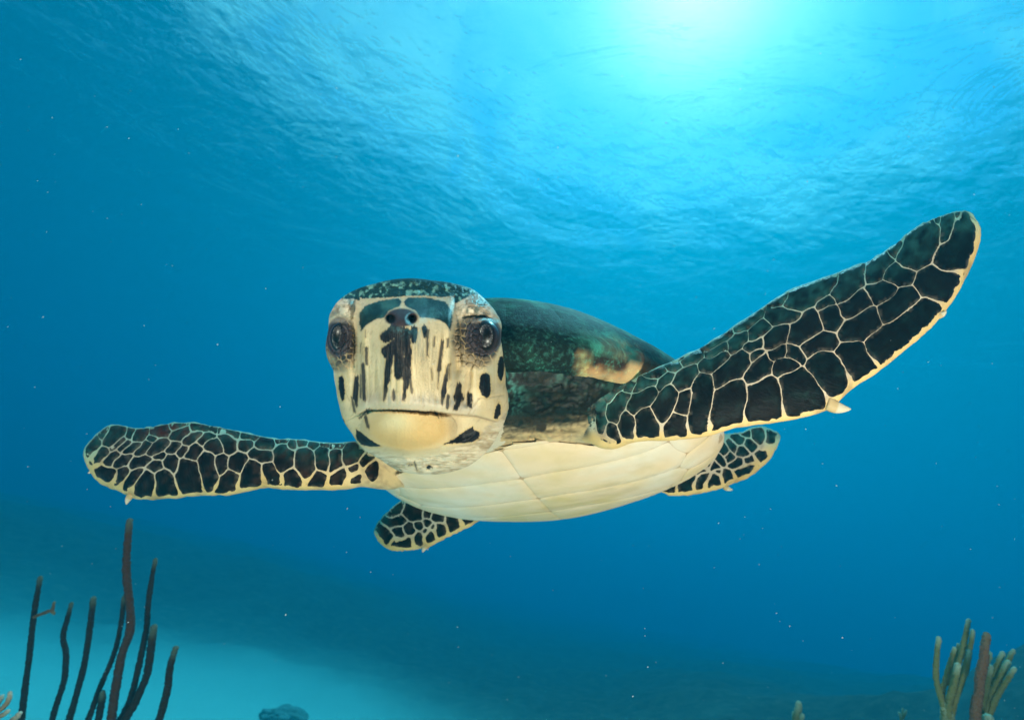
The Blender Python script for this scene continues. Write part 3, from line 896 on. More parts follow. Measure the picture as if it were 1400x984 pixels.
def skin_colour(V, reg):
    x, y = topx(V)
    n = len(x)
    nz = vfbm(V, 30, 4, 70); nzf = vfbm(V, 130, 4, 72); wr = vfbm(V * np.array([1, 1.6, 1]), 70, 4, 31)
    C = np.tile(CREAM, (n, 1)) * (1 + 0.12 * nz[:, None])
    # torso and neck: dark above, cream towards the plastron
    tor = reg < 0.5
    edge = np.interp(x, [480, 690, 740, 800, 860, 900], [640, 598, 590, 583, 560, 540])
    dk = sst(12, -12, y - edge + 6 * nz + 7 * vfbm(V * np.array([0.6, 2.0, 1]), 150, 3, 76))
    Ct = C * (0.92 - 0.12 * sst(0, 0.8, -wr)[:, None])
    Ct = mixc(Ct, (0.50, 0.30, 0.10), 0.5 * sst(22, 0, np.abs(y - edge - 4)))
    Ct = mixc(Ct, (0.009, 0.015, 0.012), dk)
    Ct = mixc(Ct, (0.04, 0.12, 0.095), dk * 0.7 * sst(0.1, 0.7, vfbm(V, 180, 4, 81)) * sst(560, 500, y))
    Ct = mixc(Ct, (0.055, 0.036, 0.020), dk * 0.4 * sst(0.1, 0.8, vfbm(V * np.array([1, 1.8, 1]), 160, 4, 33)))
    tl = sst(728, 700, x + 6 * nz) * sst(575, 545, y) * sst(430, 460, y)
    rid = 1 - np.abs(vfbm(V * np.array([2.0, 1.0, 1]), 120, 4, 77)) * 2.2
    Ct = mixc(Ct, (0.09, 0.36, 0.31), tl * np.clip(rid, 0, 1) ** 1.5 * 0.6)  # turquoise highlights painted on the ridges of the neck skin
    Ct = mixc(Ct, (0.30, 0.21, 0.12), 0.6 * sst(560, 585, y) * np.clip(1 - np.abs(vfbm(V * np.array([1.5, 0.8, 1]), 130, 3, 78)) * 2.4, 0, 1))
    Ct = mixc(Ct, (0.002, 0.003, 0.003), dk * np.clip(1 - np.abs(vfbm(V * np.array([1.5, 0.8, 1]), 130, 3, 78)) * 2.4, 0, 1))
    # little dark scale on the shoulder
    Ct = mixc(Ct, (0.04, 0.03, 0.02), sst(8.5, 6.5, np.hypot(x - 740, y - 583)))
    C = np.where(tor[:, None], Ct, C)
    # flippers: cream webbing between the scales, yellower at the leading edge, turquoise light from above painted in towards the top
    fl = reg > 1.5
    Cf = np.tile(np.array([0.58, 0.45, 0.33]), (n, 1)) * (1 + 0.15 * nzf[:, None])
    lead = np.zeros(n)
    for k, (L, w) in {2: (FR_L, 13), 3: (FL_L, 24), 4: (BL_L, 16), 5: (BR_L, 14)}.items():
        q = np.abs(reg - k) < 0.5
        if not q.any(): continue
        Lc = catmull(L, 80)
        d = np.min(np.hypot(x[q, None] - Lc[None, :, 0], y[q, None] - Lc[None, :, 1]), axis=1)
        lead[q] = sst(w * 1.6, w * 0.3, d)
    Cf = mixc(Cf, (0.78, 0.50, 0.18), lead * 0.85)
    Cf = mixc(Cf, (0.62, 0.36, 0.10), lead * 0.5 * sst(0.1, 0.8, nz))
    q3 = (np.abs(reg - 3) < 0.5) * sst(455, 500, x)
    Cf = mixc(Cf, (0.62, 0.46, 0.24), q3)
    Cf = mixc(Cf, (0.34, 0.24, 0.13), q3 * 0.6 * np.clip(1 - np.abs(vfbm(V * np.array([1.8, 0.7, 1]), 110, 3, 79)) * 2.4, 0, 1))
    # the far faces carry the same kind of dark scales
    N3 = cells(V[:, 0] * 1000 + 300, V[:, 1] * 1000 + 300, 17, 6)
    up = np.zeros(n)
    for k, (U, w) in {2: (FR_U, 48), 3: (FL_U, 34), 4: (BL_U, 12), 5: (BR_U, 34)}.items():
        q = np.abs(reg - k) < 0.5
        if not q.any(): continue
        Uc = catmull(U, 80)
        d = np.min(np.hypot(x[q, None] - Uc[None, :, 0], y[q, None] - Uc[None, :, 1]), axis=1)
        up[q] = sst(w, 0, d)
    Cf = mixc(Cf, (0.20, 0.55, 0.47), up * 0.85)
    Cf = mixc(Cf, (0.20, 0.13, 0.09), 0.45 * sst(0.2, 0.8, vfbm(V, 90, 4, 74)))
    Cf = mixc(Cf, (0.05, 0.05, 0.045), (np.abs(reg - 2) < 0.5) * sst(812, 800, x) * sst(606, 590, y))
    C = np.where(fl[:, None], Cf, C)
    return C, N3
_t0 = _t.time()
nv = len(BODY.vertices)
co = np.empty(nv * 3, np.float32); BODY.vertices.foreach_get('co', co); co = co.reshape(-1, 3)
nr = np.empty(nv * 3, np.float32); BODY.vertices.foreach_get('normal', nr); nr = nr.reshape(-1, 3)
reg = np.empty(nv, np.float32); BODY.attributes['reg'].data.foreach_get('value', reg)
print('reg', np.unique(reg.round(1), return_counts=True))
VC = toc(co)
NC = nr @ CM[:3, :3]; NC = np.stack([NC[:, 0], NC[:, 1], -NC[:, 2]], -1)     # camera-frame normals
C, N3 = skin_colour(VC, reg)
far = (reg > 1.5) & ((NC * VC).sum(1) > 0)
C[far] = mixc(C[far], DARK, sst(0.10, 0.16, N3[far]))
hd = np.abs(reg - 1) < 0.5
x, y = topx(VC)
zfront = VC[:, 2] < ZS + 0.004
hf = hd & zfront
C[hf] = head_colour(x[hf], y[hf], VC[hf])
# neck behind the cheeks: cream low, dark high up with turquoise light painted on the wrinkles
hb = hd & ~zfront
nb_, nf_ = vfbm(VC[hb], 60, 4, 80), vfbm(VC[hb] * np.array([1, 1, 2.2]), 95, 4, 21)
Cn = np.tile(CREAM_PALE * 0.9, (hb.sum(), 1))
dk = sst(596, 560, y[hb] + 12 * nb_)
Cn = mixc(Cn, (0.020, 0.032, 0.030), dk)
Cn = mixc(Cn, (0.12, 0.34, 0.30), dk * 0.75 * sst(0.05, 0.5, nf_))
kz = sst(ZS + 0.004, ZS + 0.016, VC[hb, 2])
xr, yr = HC[0] + (x[hb] - HC[0]) * 0.995, HC[1] + (y[hb] - HC[1]) * 0.995
Cfr = head_colour(xr, yr, VC[hb])
C[hb] = Cfr * (1 - kz[:, None]) + Cn * kz[:, None]
for a in [a.name for a in BODY.attributes if a.name == 'reg']:
    BODY.attributes.remove(BODY.attributes[a])
setcol(BODY, np.clip(C, 0.002, 0.95))
TURTLE = empty('sea_turtle', tow(SH_C + np.array([0, -0.06, 0])), 'hawksbill sea turtle swimming towards the viewer with both front flippers spread', 'sea turtle')
body_ob = link('body', BODY, M_SKIN, TURTLE)
print('colour', round(_t.time() - _t0, 1))

# ================================================================== turtle: scales as pieces of their own
BV = BVHTree.FromPolygons([tuple(v) for v in VC.tolist()], [tuple(p.vertices) for p in BODY.polygons])
def cast_px(px, py):
    d = Vector(((px - 700) / FPX, (492 - py) / FPX, 1.0)).normalized()
    h = BV.ray_cast(Vector((0, 0, 0)), d)
    return h
def contour(Fg, x0, y0, st):
    """largest closed zero contour of grid Fg (rows y, cols x) by marching squares"""
    H, Wd = Fg.shape
    segs = {}
    def pt(i, j, i2, j2):
        a, b = Fg[i, j], Fg[i2, j2]
        t = a / (a - b)
        return (round(x0 + st * (j + t * (j2 - j)), 4), round(y0 + st * (i + t * (i2 - i)), 4))
    inside = Fg > 0
    for i in range(H - 1):
        for j in range(Wd - 1):
            a, b, c, d = inside[i, j], inside[i, j + 1], inside[i + 1, j + 1], inside[i + 1, j]
            s = a + b + c + d
            if s == 0 or s == 4: continue
            E = []
            if a != b: E.append(pt(i, j, i, j + 1))
            if b != c: E.append(pt(i, j + 1, i + 1, j + 1))
            if c != d: E.append(pt(i + 1, j, i + 1, j + 1))
            if d != a: E.append(pt(i, j, i + 1, j))
            for k in range(0, len(E) - 1, 2):
                segs.setdefault(E[k], []).append(E[k + 1]); segs.setdefault(E[k + 1], []).append(E[k])
    best = []
    seen = set()
    for s0 in segs:
        if s0 in seen: continue
        loop = [s0]; seen.add(s0); cur = s0
        while True:
            nx = [q for q in segs[cur] if q not in seen]
            if not nx: break
            cur = nx[0]; seen.add(cur); loop.append(cur)
        if len(loop) > len(best): best = loop
    return best
def area2(p):
    return 0.5 * sum(p[k][0] * p[(k + 1) % len(p)][1] - p[(k + 1) % len(p)][0] * p[k][1] for k in range(len(p)))
def plate_2d(loop, step_in, fray=0.0, keep=1.6, seed=0):
    """boundary resampled + inner points -> (pts, tris, distance to the edge)"""
    L = np.array(loop)
    seg = np.hypot(*(np.roll(L, -1, 0) - L).T)
    per = seg.sum()
    m = max(10, min(90, int(per / keep)))
    s = np.concatenate([[0], np.cumsum(seg)])
    t = np.linspace(0, per, m, endpoint=False)
    Lx = np.interp(t, s, np.append(L[:, 0], L[0, 0])); Ly = np.interp(t, s, np.append(L[:, 1], L[0, 1]))
    Bp = np.stack([Lx, Ly], -1)
    Bs = (np.roll(Bp, 1, 0) + 2 * Bp + np.roll(Bp, -1, 0)) / 4
    if fray:
        c = Bs.mean(0)
        nrm = Bs - c; nrm /= np.linalg.norm(nrm, axis=1, keepdims=True) + 1e-9
        Bs = Bs + nrm * (fray * vfbm(p3(Bs[:, 0], Bs[:, 1]), 0.55, 3, 90 + seed))[:, None]
    x0, y0 = Bs.min(0); x1, y1 = Bs.max(0)
    gx, gy = np.meshgrid(np.arange(x0 + step_in / 2, x1, step_in), np.arange(y0 + step_in / 2, y1, step_in))
    gx = gx.ravel() + 0.01; gy = gy.ravel() + 0.013
    d = inpoly(gx, gy, Bs.tolist())
    g = np.stack([gx, gy], -1)[d > step_in * 0.45]
    # a first ring just inside the edge gives the rounded rim
    c = Bs.mean(0)
    inr = Bs[::2] + (c - Bs[::2]) / (np.linalg.norm(c - Bs[::2], axis=1, keepdims=True) + 1e-9) * min(1.3 if keep > 0.1 else keep, 1.3)
    din = inpoly(inr[:, 0], inr[:, 1], Bs.tolist())
    inr = inr[din > 0.2 * min(1.0, keep)]
    pts = np.vstack([Bs, inr, g]) if len(g) else np.vstack([Bs, inr])
    n = len(Bs)
    res = delaunay_2d_cdt([Vector(p) for p in pts], [(k, (k + 1) % n) for k in range(n)], [list(range(n))], 1, 1e-6)
    P = np.array([tuple(v) for v in res[0]])
    T = [list(f) for f in res[2]]
    return P, T, np.maximum(inpoly(P[:, 0], P[:, 1], Bs.tolist()), 0)
N_SCALE = [0]
def px_plate(loop, colfn, fray, hgt, step=5.0, keep=2.2, name='scale', mat=None, parent=None, rim=1.6, lo=-0.0003):
    P, T, D = plate_2d(loop, step, fray, keep, N_SCALE[0] % 40)
    V, ok = np.zeros((len(P), 3)), np.ones(len(P), bool)
    Nn = np.zeros((len(P), 3))
    for k, (a, b) in enumerate(P):
        h = cast_px(a, b)
        if h[0] is None: ok[k] = False; continue
        V[k] = h[0]; Nn[k] = h[1] if h[1].dot(h[0]) < 0 else -h[1]
    md = np.median(V[ok][:, 2]) if ok.any() else 0
    ok &= np.abs(V[:, 2] - md) < 0.06
    T = [t for t in T if all(ok[i] for i in t)]
    if len(T) < 4: return
    hh = lo + (hgt - lo) * (1 - np.exp(-D / rim)) 
    V = V + Nn * hh[:, None]
    me = bpy.data.meshes.new(name)
    used = sorted({i for t in T for i in t}); mp = {u: i for i, u in enumerate(used)}
    me.from_pydata(tow(V[used]).tolist(), [], [[mp[i] for i in t] for t in T])
    bm = bmesh.new(); bm.from_mesh(me)
    bm.normal_update()
    cpos = Vector(CM[:3, 3])
    s = sum((f.normal.dot(cpos - f.calc_center_median()) for f in bm.faces))
    if s < 0: bmesh.ops.reverse_faces(bm, faces=bm.faces)
    bm.to_mesh(me); bm.free()
    setcol(me, colfn(P[used][:, 0], P[used][:, 1], D[used]))
    o = link(name, me, mat or M_SCALE, parent or body_ob)
    N_SCALE[0] += 1
    return o
Z1 = lambda a, b: (790 + a * .2235, 400 + b * .2236)
Z2 = lambda a, b: (960 + a * .2033, 400 + b * .2033)
Z3 = lambda a, b: (1100 + a * .2439, 280 + b * .2439)
Z4 = lambda a, b: (100 + a * .15714, 570 + b * .1572)
Z5 = lambda a, b: (300 + a * .1571, 570 + b * .1571)
Z6 = lambda a, b: (500 + a * .12143, 680 + b * .1214)
Z7 = lambda a, b: (870 + a * .15, 570 + b * .15)
SEEDS = {
'FR': [(Z1, .2236, [(98,705,104,835,8),(74,720,80,815,7),(130,690,140,840,28),(110,880,190,935,14),(270,640,225,745,45),(200,640,260,580,22),(200,840,250,890,28),
  (290,760,300,860,38),(340,690,440,620,45),(330,570,290,600,15),(370,590,450,555,22),(420,760,430,860,58),(500,590,550,520,22),(510,720,550,620,55),
  (620,570,680,490,35),(590,840,620,780,48),(650,640,640,720,35),(770,560,720,790,48),(650,430,730,370,20),(720,350,770,320,12),(600,410,690,355,14),(560,460,620,440,14),(450,510,520,480,14)]),
 (Z2, .2033, [(200,680,170,820,90),(130,590,270,450,50),(370,560,420,480,55),(420,650,400,780,90),(520,500,590,500,45),(620,600,680,730,85),(800,470,890,560,70),
  (600,400,640,420,40),(720,380,870,310,42),(460,440,540,390,28),(345,430,385,415,16),(630,280,740,200,60),(860,160,890,200,58),(460,330,540,270,48),
  (350,280,410,220,40),(310,370,390,330,26),(200,370,280,290,35),(470,160,600,150,48),(480,70,560,30,25),(260,240,390,140,30),(50,350,170,270,25),(60,420,150,370,22),(30,500,130,430,28)]),
 (Z3, .2439, [(-60,540,150,430,50),(105,555,140,535,18),(210,480,290,380,62),(390,380,440,310,52),(490,270,525,225,32),(600,290,680,160,85),(795,180,810,80,38),(855,55,865,75,16),
  (745,75,750,90,10),(550,195,555,185,10),(800,310,900,110,60),(680,440,780,440,75),(500,390,570,400,55),(400,500,460,480,52),(250,590,330,530,50),(470,600,580,510,55),
  (250,710,370,640,58),(440,790,680,610,75),(260,820,310,920,58)])],
'FL': [(Z4, .1572, [(130,310,190,200,45),(240,170,265,110,20),(320,210,410,120,50),(480,170,505,110,28),(560,180,610,110,42),(670,190,690,190,12),(720,110,800,120,48),(860,80,960,60,25),
  (880,170,980,120,38),(340,270,430,200,20),(400,290,480,220,20),(460,310,560,240,32),(560,310,640,250,32),(690,290,800,235,38),(840,290,880,250,38),(1000,190,1080,150,30),
  (1120,210,1180,170,30),(1080,80,1190,90,35),(180,380,270,310,35),(300,380,370,330,32),(400,390,470,350,38),(540,390,640,370,38),(720,345,780,340,18),(850,380,860,420,55),
  (930,310,970,290,24),(1020,330,1080,290,40),(1190,240,1260,270,45),(230,470,300,520,58),(380,580,440,470,32),(460,590,580,480,32),(640,540,600,640,68),(690,430,740,420,42),
  (790,530,810,640,70),(980,450,1020,600,80),(1160,360,1200,540,55),(1300,360,1290,460,38),(1350,520,1310,590,50),(1340,190,1370,260,45)]),
 (Z5, .1571, [(150,400,190,370,60),(270,430,290,570,60),(200,270,250,240,35),(60,120,120,140,30),(240,170,300,180,25),(310,320,420,340,45),(350,240,440,230,40),(440,440,470,570,45),
  (555,310,560,380,72),(510,210,560,205,22),(620,250,650,230,22),(695,225,735,220,24),(800,245,830,245,22),(890,250,930,240,18),(980,250,1030,250,16),(625,500,640,570,42),
  (740,340,750,440,62),(890,310,900,400,45),(870,520,830,590,35),(1010,330,1000,410,38),(1050,500,1010,590,32),(1130,330,1150,350,48),(1250,400,1250,410,14),(1160,450,1185,430,12),
  (1290,450,1290,490,8),(1190,540,1160,590,20)])],
'BL': [(Z6, .1214, [(170,360,230,440,50),(370,370,380,440,38),(470,360,510,360,38),(350,520,470,510,42),(600,440,590,520,35),(735,420,735,480,35),(600,320,620,325,22),(690,280,720,290,25),
  (750,315,760,330,16),(670,365,680,375,12),(820,330,850,400,30),(950,270,980,340,45),(1150,250,1190,280,20),(230,250,380,260,38),(290,180,360,110,38),(470,150,600,190,40),
  (660,190,700,200,25),(790,220,840,240,35)])],
'BR': [(Z7, .15, [(140,670,165,640,12),(300,570,280,670,32),(470,550,450,630,40),(615,560,590,620,26),(690,600,730,580,34),(810,530,850,550,30),(920,520,1060,450,26),(890,430,950,410,25),
  (1130,350,1200,280,30),(1250,170,1190,280,28),(1020,230,1060,260,30),(1090,160,1120,200,35),(930,190,960,210,25),(960,300,990,320,25),(850,350,860,370,28),(760,390,780,400,22),
  (700,440,730,450,16),(640,400,660,420,16),(580,450,600,460,14),(870,260,890,280,20),(800,300,820,320,20),(560,490,600,480,12),(420,500,440,490,10),(745,505,750,507,9),
  (1000,150,1020,160,22),(1060,390,1000,400,20)])],
}
EDGES = {'FR': (FR_L, FR_U, 0.2, 5.0, 0.4), 'FL': (FL_L, FL_U, 0.5, 4.2, 0.8), 'BL': (BL_L, BL_U, 1.0, 4.0, 0.8), 'BR': (BR_L, BR_U, 1.0, 4.5, 1.0)}
def scale_colours(upd, flip):
    def fn(px, py, D):
        Uc = catmull(EDGES[flip][1], 80)
        d = np.min(np.hypot(px[:, None] - Uc[None, :, 0], py[:, None] - Uc[None, :, 1]), axis=1)
        nz = vfbm(p3(px, py), 0.12, 4, 95)
        Cc = np.tile([0.0030, 0.0032, 0.0042], (len(px), 1))
        k = np.clip(sst(upd, 0, d) * 0.9 + 0.20 * nz, 0, 1)
        Cc = mixc(Cc, (0.030, 0.125, 0.110), k * np.clip(0.55 + 0.9 * vfbm(p3(px * 0.4 + py, py * 0.4 - px), 0.10, 3, 94), 0, 1))  # teal sheen of light from above, painted towards the upper edge
        mot = vfbm(p3(px, py), 0.30, 4, 96)
        if flip in ('FL', 'BL'):
            Cc = mixc(Cc, (0.045, 0.017, 0.012), 0.65 * sst(-0.2, 0.7, nz + 0.4 * mot))
            Cc = mixc(Cc, (0.10, 0.018, 0.012), 0.7 * gauss(px, py, 232, 590, 34, 10) * (mot > -0.2))
        Cc = mixc(Cc, (0.009, 0.011, 0.010), 0.5 * sst(0.2, 0.9, mot))
        Cc = mixc(Cc, (0.22, 0.17, 0.12), 0.55 * sst(2.2, 0.4, D) * sst(-0.2, 0.6, mot))
        return np.clip(Cc, 0.002, 1)
    return fn
_t0 = _t.time()
for key, groups in SEEDS.items():
    L_, U_, seam, lead_in, up_in = EDGES[key]
    sd = []
    for fn, k, lst in groups:
        for (a, b, c, d, r) in lst:
            p, q = fn(a, b), fn(c, d)
            sd.append((p[0], p[1], q[0], q[1], r * k))
    Lc, Uc = catmull(L_, 120), catmull(U_, 120)
    poly = np.vstack([Lc[::2], Uc[::-1][::2]]).tolist()
    st = 1.0 if key[0] == 'F' else 0.7
    x0, x1 = Lc[:, 0].min() - 30, max(Lc[:, 0].max(), Uc[:, 0].max()) + 10
    y0, y1 = Uc[:, 1].min() - 10, Lc[:, 1].max() + 10
    gx, gy = np.meshgrid(np.arange(x0, x1, st), np.arange(y0, y1, st))
    wob = 1.5 * vfbm(p3(gx, gy), 0.07, 3, 97)
    Dm = np.stack([segdist(gx + wob, gy - wob, *s[:4])[0] - s[4] for s in sd])
    o2 = np.sort(Dm, axis=0)[:2]
    lab = Dm.argmin(0)
    dl = np.min([segdist(gx, gy, *Lc[i], *Lc[i + 1])[0] for i in range(len(Lc) - 1)], axis=0)
    du = np.min([segdist(gx, gy, *Uc[i], *Uc[i + 1])[0] for i in range(len(Uc) - 1)], axis=0)
    ins = inpoly(gx, gy, poly)
    wlead = sst(30, 6, dl)
    nzs = vfbm(p3(gx, gy), 0.16, 4, 99)
    sm = seam + 4.2 * wlead * (1 + 0.8 * nzs) - 0.8 * sst(12, 4, du) + 0.9 * vfbm(p3(gx, gy), 0.05, 2, 102)
    if key == 'FL':
        sm = sm + 3.0 * sst(370, 500, gx) * sst(40, 5, dl)
    if key[0] == 'B':
        sm = sm * 0.62
    cap0 = 16 if key[0] == 'F' else 9                # a scale never reaches far from its own axis
    li = lead_in * (1 + 0.45 * nzs)
    rest = np.where(ins > 0, np.minimum(dl - li, du - up_in), -1.0)
    for k, s in enumerate(sd):
        cap = 2.6 if key == 'FR' and s[4] < 2.0 and s[0] < 820 else cap0
        oth = np.where(lab == k, o2[1], o2[0])
        Fk = np.minimum(np.minimum(oth - Dm[k], 2 * (cap - Dm[k])) * 0.5 - sm * 0.5, rest)
        ii, jj = np.where(Fk > 0)
        if len(ii) < 12: continue
        i0, i1, j0, j1 = max(ii.min() - 2, 0), ii.max() + 3, max(jj.min() - 2, 0), jj.max() + 3
        lp = contour(Fk[i0:i1, j0:j1], x0 + st * j0, y0 + st * i0, st)
        if len(lp) < 8 or abs(area2(lp)) < (30 if key[0] == 'F' else 10): continue
        px_plate(lp, scale_colours({'FR': 55, 'FL': 40, 'BL': 20, 'BR': 45}[key], key), 0.4, 0.0011 if key[0] == 'F' else 0.0007, step=5.0 if key[0] == 'F' else 4.0, keep=1.5)
print('scales', N_SCALE[0], round(_t.time() - _t0, 1))

# claws
def claw(base, tip, d, w, name='claw'):
    n, mm = 12, 14
    t = np.linspace(0, 1, n)
    A, Bq = C3(base[0], base[1], d), C3(tip[0], tip[1], d - 0.002)
    ax = (Bq - A); L = np.linalg.norm(ax); ax = ax / L
    s1 = np.cross(ax, [0, 0, 1.0]); s1 /= np.linalg.norm(s1); s2 = np.cross(ax, s1)
    an = np.linspace(0, 2 * np.pi, mm, endpoint=False)
    r = w * (1 - t ** 1.6) ** 0.8 + 0.0002
    Rg = A + ax * (t * L)[:, None, None] + r[:, None, None] * (np.cos(an)[None, :, None] * s1 + 0.6 * np.sin(an)[None, :, None] * s2) + s1 * (0.12 * L * np.sin(t * np.pi * 0.9))[:, None, None]
    me = tube_mesh(name, tow(Rg), 0)
    me.attributes.remove(me.attributes['reg'])
    Cc = np.tile([0.62, 0.52, 0.38], (len(me.vertices), 1)); Cc[:mm * 5] = [0.52, 0.36, 0.18]
    setcol(me, Cc)
    link(name, me, M_SKIN, body_ob)
claw((1130, 549), (1164, 558), 0.358, 0.0056)
claw((1281, 432), (1294, 425), 0.366, 0.0026)
claw((180, 676), (173, 690), 0.541, 0.0040)
claw((126, 645), (120, 647), 0.572, 0.0018)
claw((584, 745), (578, 755), 0.681, 0.0045)
claw((990, 664), (1002, 669), 0.632, 0.0040)

# ================================================================== turtle: shell
def th_rho(fx, ly):
    """(forward, left) in the shell frame -> rim angle and radius"""
    th = np.arctan2(ly / HW, fx / HL)
    for _ in range(6):
        f, w = outline_fw(th)
        # correct the angle so that (f, w) is parallel to (fx, ly)
        th = th + 0.8 * (np.arctan2(ly / HW, fx / HL) - np.arctan2(w / HW, f / HL))
    f, w = outline_fw(th)
    return th, np.hypot(fx, ly) / np.hypot(f, w)
FRONT_A = 0.95
def plastron_front(ly):
    return np.interp(ly, [-.2, -.153, -.1, -.03, .013, .04, .06, .08, .11, .14, .18, .21], [0, .05, .087, .108, .12, .114, .098, .080, .068, .055, .01, -.02])
def shell_surface(th, rho, top, off):
    L = shell_pt(th, rho, top, off)
    if top:
        nz = vfbm(L, 12, 3, 110)
        L[..., 2] += 0.0016 * nz
        # low keel and flared rim
        L[..., 2] += 0.004 * np.exp(-(L[..., 1] / 0.016) ** 2) * (1 - rho ** 2)
        fl = sst(0.88, 1.0, rho)
        L[..., 0] *= 1 + 0.012 * fl; L[..., 1] *= 1 + 0.012 * fl
        # the rim hangs lower over the neck and shoulders
        L[..., 2] -= 0.016 * sst(0.80, 1.0, rho) * np.exp(-(np.abs(th) / 0.95) ** 4)
    return L
def cara_colour(L, th, rho):
    n1 = vfbm(L * np.array([1, 1, 1]), 22, 5, 120); n2 = vfbm(L, 90, 4, 122); n3 = vfbm(L * np.array([0.5, 1.4, 1]), 34, 4, 125)
    C = np.tile([0.018, 0.070, 0.056], (len(L), 1))
    C = mixc(C, (0.06, 0.19, 0.14), sst(-0.2, 0.7, n1 + 0.3 * n2) * 0.8)
    pale = sst(-0.10, 0.35, n3 + 0.45 * n2) * sst(0.10, 0.40, L[:, 2] / HT) * sst(0.75, 0.10, L[:, 0] / HL + 0.25 * n1)
    C = mixc(C, (0.62, 0.76, 0.56), pale * 0.9)  # pale mottles, also painted bright for daylight on the shell top
    C = mixc(C, (0.008, 0.012, 0.010), sst(0.10, 0.5, -n3) * 0.75)
    C = mixc(C, (0.007, 0.014, 0.012), sst(0.80, 0.96, rho + 0.04 * n2) * sst(0.85, 0.45, np.abs(th) + 0.15 * n1))
    un = sst(1.002, 1.01, rho)
    U = np.tile([0.66, 0.42, 0.19], (len(L), 1))
    U = mixc(U, (0.40, 0.15, 0.05), sst(-0.1, 0.5, n2 + n1) * sst(1.10, 1.0, rho))
    U = mixc(U, (0.03, 0.02, 0.015), sst(0.1, 0.5, n1 + 0.4 * n3))
    U = mixc(U, (0.008, 0.016, 0.013), sst(0.74, 0.50, th + 0.08 * n2))
    C = C * (1 - un[:, None]) + U * un[:, None]
    C = mixc(C, (0.22, 0.09, 0.035), sst(0.97, 0.995, rho) * sst(0.55, 0.9, np.abs(th)) * sst(0.0, 0.6, n2 + 0.4 * n1) * 0.6 * (1 - un))
    return C
def plas_colour(L, th, rho):
    n1 = vfbm(L, 16, 4, 130); n2 = vfbm(L, 70, 4, 133)
    C = np.tile([0.84, 0.60, 0.38], (len(L), 1)) * (1 + 0.06 * n2[:, None])
    C = mixc(C, (0.70, 0.48, 0.17), sst(-0.1, 0.7, n1) * 0.7)
    C = mixc(C, (0.80, 0.72, 0.60), sst(0.0, 0.7, -n1) * 0.5)
    C = mixc(C, (0.42, 0.27, 0.10), sst(0.45, 0.9, vfbm(L * np.array([1, .4, 1]), 60, 4, 136)) * 0.35)
    # marginals: orange and dark blotches under the rim towards the front
    fr = np.exp(-((th - 0.95) / 0.5) ** 2)
    C = mixc(C, (0.60, 0.33, 0.12), sst(0.86, 0.97, rho) * fr * sst(-0.3, 0.5, n2 + n1) * 0.8)
    C = mixc(C, (0.05, 0.03, 0.02), sst(0.88, 0.99, rho) * fr * sst(0.25, 0.7, n1) * 0.8)
    return C
def shell_part(name, top, mat, colfn, off, rmax=1.0):
    nth, nrh = 240, 70
    th = np.linspace(-np.pi, np.pi, nth, endpoint=False)
    rh = np.sin(np.linspace(0.005, np.pi / 2, nrh)) * rmax
    RHO, TH = np.meshgrid(rh, th, indexing='ij')
    L = shell_surface(TH, RHO, top, off)
    inner = shell_surface(TH, RHO * 0.985, top, off - 0.006)
    if top:
        # the marginal plates curl under and inwards
        rr_ = np.linspace(1.0, 0.90, 10)[1:]
        RU, TU = np.meshgrid(rr_, th, indexing='ij')
        U = shell_surface(TU, np.full(RU.shape, 1.0), True, off)
        U[..., 0] *= RU; U[..., 1] *= RU
        U[..., 2] -= 0.011 * np.sin((1 - RU) / 0.10 * np.pi * 0.62) + 0.003
        V = np.concatenate([L, U])
        TH = np.concatenate([TH, TU]); RHO = np.concatenate([RHO, 1.0 + (1 - RU)])
    else:
        V = np.concatenate([L, inner[::-1]])
        TH = np.concatenate([TH, TH[::-1]]); RHO = np.concatenate([RHO, RHO[::-1]])
    n = len(V)
    F = gridfaces(n, nth)
    Vf = V.reshape(-1, 3)
    THf = TH.ravel(); RHf = RHO.ravel()
    if not top:
        # the front of the plastron is cut back to leave the neck and shoulders free
        keep_v = (Vf[:, 0] < plastron_front(Vf[:, 1])) | (np.abs(THf) > 1.75)
        F = F[keep_v[F].all(1)]
    F = F if not top else F[:, ::-1]
    me = meshdata(name, tow(sh2c(Vf)), F)
    setcol(me, np.clip(colfn(Vf, THf, RHf) * (np.array([0.62, 0.53, 0.44]) if not top else 0.8), 0.004, 0.9))
    return link(name, me, mat, TURTLE)
CARA = shell_part('carapace', True, M_CARA, cara_colour, 0.000)
PLAS = shell_part('plastron', False, M_PLAS, plas_colour, 0.000)
TURTLE['label'] = 'hawksbill sea turtle swimming towards the viewer with both front flippers spread'

def shell_plate(loop, top, colfn, parent, mat, hgt, seed, groove=0.004):
    P, T, D = plate_2d([(a * 1000, b * 1000) for a, b in loop], 9.0, 0.0, 3.0, seed)
    P = P / 1000.0; D = D / 1000.0
    th, rho = th_rho(P[:, 0], P[:, 1])
    rho = np.clip(rho, 0, 0.999)
    lo = 0.00005
    hh = lo + (hgt - lo) * (1 - np.exp(-D / 0.0012))
    L = shell_surface(th, rho, top, 0.0)
    L2 = shell_surface(th, rho, top, 0.01)
    nn = L2 - L; nn /= np.linalg.norm(nn, axis=1, keepdims=True) + 1e-9
    L = L + nn * hh[:, None]
    me = bpy.data.meshes.new('scute')
    me.from_pydata(tow(sh2c(L)).tolist(), [], T)
    bm = bmesh.new(); bm.from_mesh(me); bm.normal_update()
    cen = Vector(tow(SH_C))
    if sum(f.normal.dot(f.calc_center_median() - cen) for f in bm.faces) < 0:
        bmesh.ops.reverse_faces(bm, faces=bm.faces)
    bm.to_mesh(me); bm.free()
    setcol(me, np.clip(colfn(L, th, rho), 0.004, 0.9))
    return link('scute', me, mat, parent)
